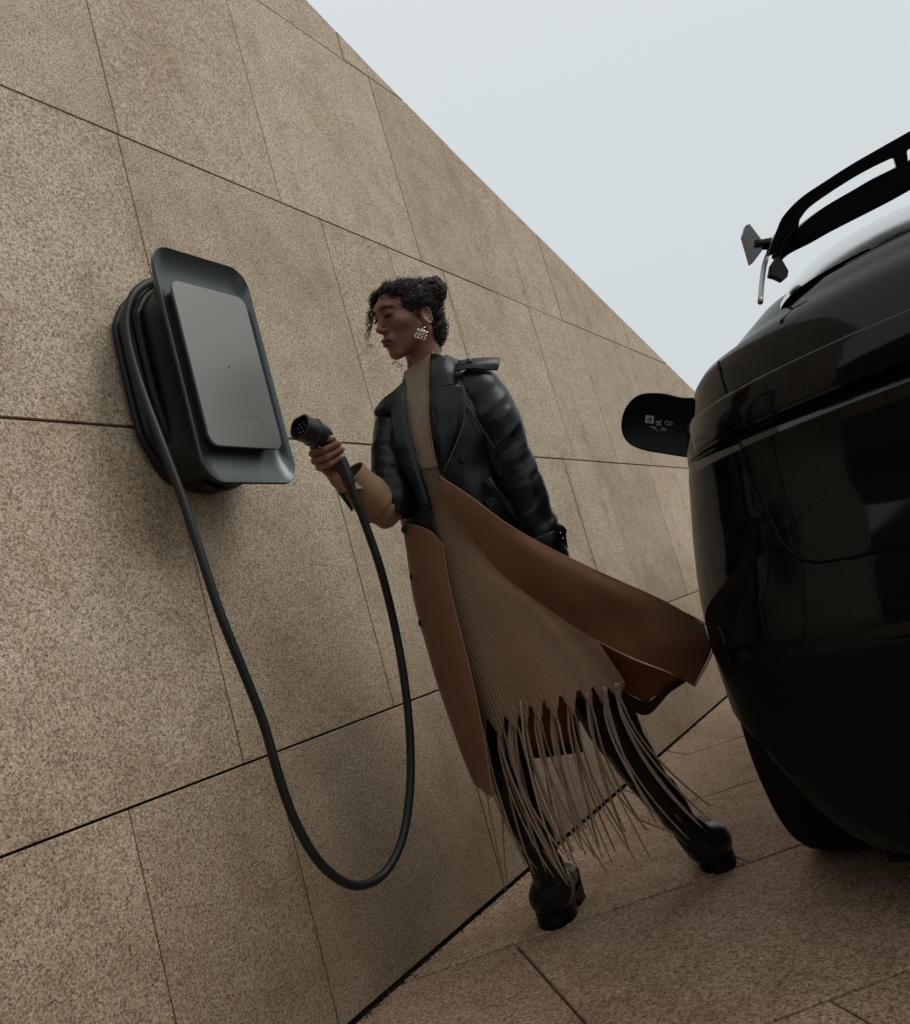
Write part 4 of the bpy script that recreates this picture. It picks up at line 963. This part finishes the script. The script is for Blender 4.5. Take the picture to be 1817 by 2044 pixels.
fr_ = sheet('tan_skirt', [
    [(879, 952, 2.262), (940, 992, 2.245), (1005, 1041, 2.225), (1068, 1079, 2.215), (1130, 1112, 2.21), (1232, 1158, 2.23), (1330, 1205, 2.26), (1408, 1246, 2.30)],
    [(880, 962, 2.262), (940, 1012, 2.245), (1003, 1066, 2.225), (1075, 1112, 2.20), (1145, 1150, 2.195), (1245, 1198, 2.21), (1340, 1243, 2.24), (1416, 1272, 2.27)],
    [(881, 972, 2.262), (938, 1034, 2.25), (1000, 1100, 2.235), (1078, 1160, 2.215), (1148, 1208, 2.205), (1245, 1252, 2.24), (1338, 1292, 2.225), (1421, 1305, 2.28)],
    [(883, 985, 2.265), (935, 1060, 2.26), (995, 1135, 2.25), (1070, 1200, 2.25), (1145, 1252, 2.255), (1240, 1302, 2.25), (1328, 1338, 2.27), (1386, 1371, 2.30)]], M_tan, coat, 60, 110, .005, .012, 21, 11)
V, Fc = tube_geo(catmull([atD(*p) for p in ((879, 952, 2.259), (940, 992, 2.241), (1005, 1041, 2.221), (1068, 1079, 2.211), (1130, 1112, 2.206), (1232, 1158, 2.226), (1330, 1205, 2.256), (1408, 1246, 2.296), (1416, 1272, 2.267), (1421, 1305, 2.278), (1386, 1371, 2.298))], 120), .0022, 6); mesh('edge_binding', V, Fc, M_cuff, coat)
V, Fc = tube_geo(catmull([atD(*p) for p in ((884, 1086, 2.263), (895, 1160, 2.248), (915, 1245, 2.233), (940, 1345, 2.223), (962, 1450, 2.218), (975, 1530, 2.213), (981, 1590, 2.213), (960, 1575, 2.278), (946, 1563, 2.338))], 120), .0018, 6); mesh('edge_binding', V, Fc, M_cuff, coat)
# gentle second fold and the rust lining with its dark hem seen beyond
sheet('lining', [[(1085, 1195, 2.42), (1150, 1255, 2.42), (1240, 1305, 2.43), (1355, 1352, 2.45)], [(1110, 1250, 2.45), (1170, 1300, 2.46), (1240, 1342, 2.47), (1325, 1376, 2.48)], [(1140, 1300, 2.48), (1185, 1340, 2.50), (1238, 1375, 2.50), (1291, 1402, 2.50)]], M_lining, coat, 30, 40, .004, .004, 5, 20)
sheet('hem_band', [[(1355, 1352, 2.455), (1325, 1374, 2.475), (1291, 1400, 2.495), (1238, 1375, 2.505), (1185, 1338, 2.505), (1140, 1298, 2.49)], [(1372, 1358, 2.46), (1335, 1384, 2.48), (1290, 1427, 2.50), (1232, 1398, 2.51), (1180, 1362, 2.51), (1135, 1325, 2.50)]], M_hem, coat, 6, 60, .006)
sheet('lining', [[(985, 1380, 2.62), (1060, 1370, 2.66), (1150, 1360, 2.62)], [(990, 1440, 2.62), (1065, 1440, 2.67), (1155, 1430, 2.62)], [(1010, 1500, 2.62), (1080, 1496, 2.67), (1160, 1484, 2.62)]], M_lining, coat, 20, 40, .004, .006, 8, 20)
sheet('hem_band', [[(1008, 1494, 2.615), (1080, 1492, 2.665), (1160, 1480, 2.615)], [(1014, 1514, 2.615), (1084, 1512, 2.665), (1168, 1500, 2.615)]], M_hem, coat, 6, 30, .006)
sheet('hem_band', [[(1150, 1360, 2.61), (1154, 1430, 2.61), (1160, 1500, 2.61)], [(1134, 1360, 2.615), (1140, 1430, 2.615), (1147, 1500, 2.615)]], M_hem, coat, 20, 6, .006)
V, Fc = tube_geo(catmull([atD(*p) for p in ((1140, 1385, 2.60), (1160, 1395, 2.60), (1178, 1420, 2.60))], 14), [.02] * 14, 10); 
# ---- boots
def boot(path, toe, heel, seed, name='boot'):
    """path: leg centre (x,y,D,r); toe, heel: ground points"""
    T0 = np.array(toe); H0 = np.array(heel); ax_ = T0 - H0; ln = np.linalg.norm(ax_); ax_ /= ln; zz_ = np.array([0, 0, 1.]); sd_ = np.cross(ax_, zz_)
    ank = atD(*path[-1][:3]); P = catmull([atD(*p[:3]) for p in path], 26); rr_ = np.interp(np.linspace(0, 1, 26), np.linspace(0, 1, len(path)), [p[3] for p in path])
    V, Fc = tube_geo(P, rr_, 40, False); G_ = V.reshape(26, 40, 3); G_ = np.stack([catmull(G_[:, j], 120) for j in range(40)], 1)
    cc = catmull(P, 120); n_ = G_ - cc[:, None]; n_ /= np.linalg.norm(n_, axis=2)[..., None]; t = np.linspace(0, 1, 120); a = np.linspace(0, 2 * np.pi, 40, endpoint=False)
    w_ = vnoise(G_.reshape(-1, 3) @ np.diag([1, 1, 2.2]), 15, seed).reshape(120, 40) * .007; cr_ = vnoise(G_.reshape(-1, 3) @ np.diag([.8, .8, 2.6]), 17, seed + 9).reshape(120, 40); w_ = w_ - .0055 * np.exp(-(cr_ / .14) ** 2) * np.clip(t[:, None] * 2 - .5, 0, 1)
    G_ = G_ + n_ * w_[..., None]
    shaft = grid_mesh(name, G_, M_boot, ppl, wrapv=True); mods(shaft, solid=.004)
    def foot(Q):
        X = np.stack([(Q - H0) @ sd_, (Q - H0) @ ax_, Q[:, 2]], 1)
        A = np.array([(ank - H0) @ sd_, (ank - H0) @ ax_, ank[2]])
        d = ell(X, (0, ln - .058, .074), (.057, .070, .052))
        d = sm(d, cap(X, (0, ln - .075, .066), (A[0], A[1], A[2]), .046, path[-1][3] * 1.02), .03)
        d = sm(d, cap(X, (0, .045, .075), (A[0], A[1], A[2]), .036, path[-1][3]), .03)
        d = d + .0022 * np.sin(X[:, 1] * 150 + 20 * X[:, 2]) * np.exp(-((X[:, 1] - ln + .13) / .03) ** 2)
        return sx(d, .040 - X[:, 2], .004)
    lo = np.minimum(np.minimum(T0, H0), ank) - .09; hi = np.maximum(np.maximum(T0, H0), ank) + .09; lo[2] = .02
    V, Fq = surfnet(foot, lo, hi, .0042); mesh('boot_foot', V, Fq.tolist(), M_boot, shaft)
    # platform sole with block heel
    out_ = []
    for q_ in np.linspace(0, 2 * np.pi, 40, endpoint=False):
        y_ = (ln / 2) + (ln / 2 + .004) * math.cos(q_); wd = np.interp(y_ / ln, [0, .15, .42, .72, .9, 1.02], [.032, .040, .038, .058, .056, .036]); s_ = math.sin(q_)
        out_.append(H0 + ax_ * y_ + sd_ * (np.sign(s_) * abs(s_) ** .55 * wd))
    out_ = np.array(out_); n = 40
    yy_ = (out_ - H0) @ ax_ / ln
    low = np.where((yy_ > .36) & (yy_ < .56), .028, 0.); LL = []
    for z, s in ((0, .97), (.004, 1.), (.020, 1.), (.024, .985), (.040, 1.0), (.044, .97)):
        q_ = out_.mean(0) + (out_ - out_.mean(0)) * s; q_[:, 2] = np.maximum(z, low * .9 + z * .2); LL.append(q_)
    V = np.vstack(LL); Fc = grid_faces(6, n, wrapv=True) + [tuple(range(n))[::-1], tuple(5 * n + j for j in range(n))]
    so_ = mesh('sole', V, Fc, M_cplastic, shaft, angle=35); fixn(so_)
    ht = H0 + ax_ * .036; V, Fc = tube_geo([ht + zz_ * .001, ht + zz_ * .03, ht + zz_ * .085], [.034, .034, .037], 20); mesh('heel', V, Fc, M_cplastic, shaft, angle=40)
    return shaft
toe1 = atZ(1098, 1858, 0); hl1 = atZ(1140, 1806, 0); print('foot1', np.linalg.norm(toe1 - hl1))
toe2 = atZ(1444, 1742, 0); hl2 = atZ(1408, 1688, 0); print('foot2', np.linalg.norm(toe2 - hl2))
def fixlen(t, h, L_): d = (h - t) / np.linalg.norm(h - t); return t + d * L_
hl1 = fixlen(toe1, hl1, .25); hl2 = fixlen(toe2, hl2, .25)
boot([(1002, 1400, 2.40, .062), (1008, 1470, 2.40, .061), (1020, 1540, 2.40, .058), (1042, 1615, 2.41, .055), (1074, 1685, 2.425, .051), (1096, 1740, 2.44, .046), (1104, 1775, 2.45, .046)], toe1, hl1, 3)
boot([(1180, 1370, 2.42, .070), (1212, 1430, 2.43, .070), (1256, 1500, 2.44, .064), (1298, 1560, 2.455, .052), (1336, 1612, 2.475, .048), (1376, 1656, 2.495, .046), (1402, 1684, 2.51, .046)], toe2, hl2, 6)
# ------------------------------------------------------------ unseen dark block added behind the photographer, its heights shaped for the car's reflections
M_added_fac = mat('added_dark_facade', (.035, .038, .040), .7); M_added_win = mat('added_facade_glass', (.01, .012, .014), .1)
bl = empty('building', (-13, -7, 0)); tag(bl, 'unseen dark flat-roofed building, added behind the viewpoint to darken the reflections in the car', 'building')
mesh('added_facade', *box_geo((-22, -20, -.02), (-11, 3.2, 4.5)), M_added_fac, bl, smooth=False)
mesh('added_facade', *box_geo((-22, 3.2, -.02), (-10.9, 22, 10.5)), M_added_fac, bl, smooth=False)
for i in range(8):
    for j in range(2):
        w_ = mesh('added_window', *box_geo((-11.0, -19 + i * 2.7, .8 + j * 1.9), (-10.96, -17.4 + i * 2.7, 2.1 + j * 1.9)), M_added_win, bl, smooth=False)
# debris and moss in the joint at the foot of the wall
Ld_ = []; r3 = np.random.default_rng(3)
for k in range(900):
    x = r3.uniform(1.4, 6.5); y = YW - .010 + r3.normal(0, .006) - abs(r3.normal(0, .012)) * (r3.random() < .4); s = r3.uniform(.0015, .005); a = r3.uniform(0, 6.3); ln = s * r3.uniform(1, 4)
    p = np.array([x, y, .001 + s * .3]); d = np.array([math.cos(a), math.sin(a) * .5, r3.uniform(-.2, .5)]); Ld_.append(tube_geo([p - d * ln / 2, p, p + d * ln / 2], [s * .2, s * .5, s * .2], 4))
v, f = join_geo(Ld_); tag(mesh('debris', v, f, mat('dry_moss', (.045, .028, .018), .9)), 'dry moss and leaf crumbs in the joint at the wall foot', 'debris', kind='stuff')
